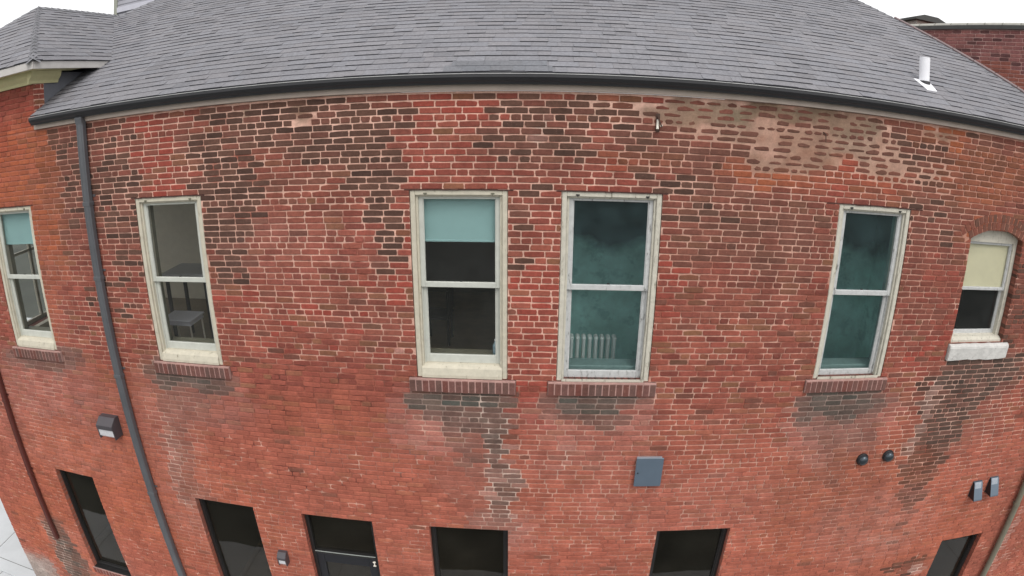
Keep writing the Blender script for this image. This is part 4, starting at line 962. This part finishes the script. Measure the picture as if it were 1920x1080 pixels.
# vent pipe on the roof
t = thing('vent_pipe', (4.53, .57, ZR(.60)), 'white vent pipe standing on the grey shingle roof', 'pipe')
def on_roof(x, y): return E0+tp*(y-EY)
m = MB(); m.tube((4.53, .57, ZR(.56)), (4.53, .57, ZR(.905)), .068, 20, cap=False); m.tube((4.53, .57, ZR(.56)), (4.53, .57, ZR(.900)), .060, 20); m.build('pipe', M_WHITE, t, smooth=True)
m = MB(); m.tube((4.53, .56, ZR(.565)), (4.53, .56, ZR(.618)), .085, 20, r1=.070); m.build('rubber_collar', M_RUBBER, t, smooth=True)
m = MB()
vs = [(4.39, .60), (4.62, .60), (4.57, .34), (4.42, .34)]
q = [(x, y, ZR(on_roof(x, y)+.014)) for x, y in vs]; q2 = [(x, y, ZR(on_roof(x, y)+.004)) for x, y in vs]
m.add(q+q2, [(0, 1, 2, 3), (0, 4, 5, 1), (1, 5, 6, 2), (2, 6, 7, 3), (3, 7, 4, 0)])
m.tube((4.53, .565, ZR(.56)), (4.53, .55, ZR(.60)), .11, 16, r1=.08)
m.build('flashing', M_WHITE, t)

# ------------------------------------------------------------------ things seen through the glass
t = thing('radiator', (.56, 1.05, ZR(-3.55)), 'pale column radiator seen through the peeling window', 'radiator')
for i in range(10):
    x = .25+i*.075
    m = MB()
    for yy in (1.0, 1.10):
        m.tube((x, yy, ZR(-3.52)), (x, yy, ZR(-2.80)), .020, 10)
    m.box(x-.026, x+.026, .98, 1.12, ZR(-2.815), ZR(-2.77), ch=.015); m.box(x-.026, x+.026, .98, 1.12, ZR(-3.56), ZR(-3.51), ch=.015)
    if i in (0, 9): m.box(x-.018, x+.018, 1.0, 1.1, ZR(fl), ZR(-3.55), ch=.004)
    m.build('column', material('radiator_paint', srgb(236, 240, 236, .98), .5) if i == 0 else bpy.data.materials['radiator_paint'], t, smooth=False)
t = thing('plastic_bottle', (-.47, .27, ZR(-2.70)), 'small clear plastic bottle standing on the inner window ledge', 'bottle')
m = MB(); z = -2.705
m.lathe([(.030, 0), (.033, .01), (.033, .05), (.030, .06), (.033, .07), (.032, .11), (.016, .145), (.013, .150), (.013, .165)], (0, 0, 1), (-.47, .27, ZR(z)), 18); m.build('body', material('bottle_plastic', srgb(150, 178, 190, .9), .15, spec=.8), t, smooth=True)
m = MB(); m.tube((-.47, .27, ZR(z+.165)), (-.47, .27, ZR(z+.183)), .016, 14); m.build('cap', M_WHITE, t)
t = thing('desk', (-5.6, 2.5, ZR(fl)), 'pale high desk further back in the room, behind the window beside the downspout', 'desk')
m = MB(); m.box(-6.05, -5.15, 2.2, 2.85, ZR(-2.56), ZR(-2.42), ch=.01); m.build('desk_top', M_WHITE, t)
for (a, b) in ((-6.0, 2.24), (-5.24, 2.24), (-6.0, 2.76), (-5.24, 2.76)):
    m = MB(); m.box(a, a+.05, b, b+.05, ZR(fl), ZR(-2.56)); m.build('leg', M_LENSBODY, t)
t = thing('side_table', (-5.25, 1.6, ZR(fl)), 'pale table with metal legs near the glass, behind the window beside the downspout', 'table')
m = MB(); m.box(-5.62, -5.05, 1.42, 1.85, ZR(-2.93), ZR(-2.90), ch=.01); m.box(-5.60, -5.07, 1.44, 1.83, ZR(-2.99), ZR(-2.932)); m.build('table_top', material('pale_top', srgb(240, 240, 250, 1), .35), t)
for (a, b) in ((-5.58, 1.46), (-5.09, 1.46), (-5.58, 1.81), (-5.09, 1.81)):
    m = MB(); m.tube((a, b, ZR(fl)), (a, b, ZR(-2.96)), .014, 8); m.build('leg', M_PALEMET, t)
t = thing('dark_chair', (-1.33, 2.9, ZR(fl)), 'dark chair standing on the floor, behind the window with the half drawn blind', 'chair')
blk = material('black_upholstery', srgb(22, 20, 22, 1), .7)
m = MB(); m.box(-1.75, -1.35, 2.7, 3.12, ZR(-3.24), ZR(-3.18), ch=.02); m.build('seat', blk, t)
m = MB(); m.box(-1.40, -1.34, 2.7, 3.12, ZR(-3.16), ZR(-2.78), ch=.02); m.build('backrest', blk, t)
for (a, b) in ((-1.73, 2.72), (-1.38, 2.72), (-1.73, 3.08), (-1.38, 3.08)):
    m = MB(); m.tube((a, b, ZR(fl)), (a, b, ZR(-3.2)), .02, 8); m.build('leg', blk, t)
t = thing('white_stand', (-8.3, 1.0, ZR(fl)), 'white upright stand with a dark clamp, inside the far left window', 'stand')
m = MB(); m.box(-8.20, -8.13, .75, .81, ZR(fl+.02), ZR(-1.5), ch=.008); m.build('post', M_WHITE, t)
m = MB(); m.box(-8.3, -8.03, .65, .91, ZR(fl), ZR(fl+.03), ch=.008); m.build('foot', M_WHITE, t)
m = MB(); m.box(-8.22, -8.11, .72, .84, ZR(-2.02), ZR(-1.98), ch=.008); m.build('clamp', M_RUBBER, t)
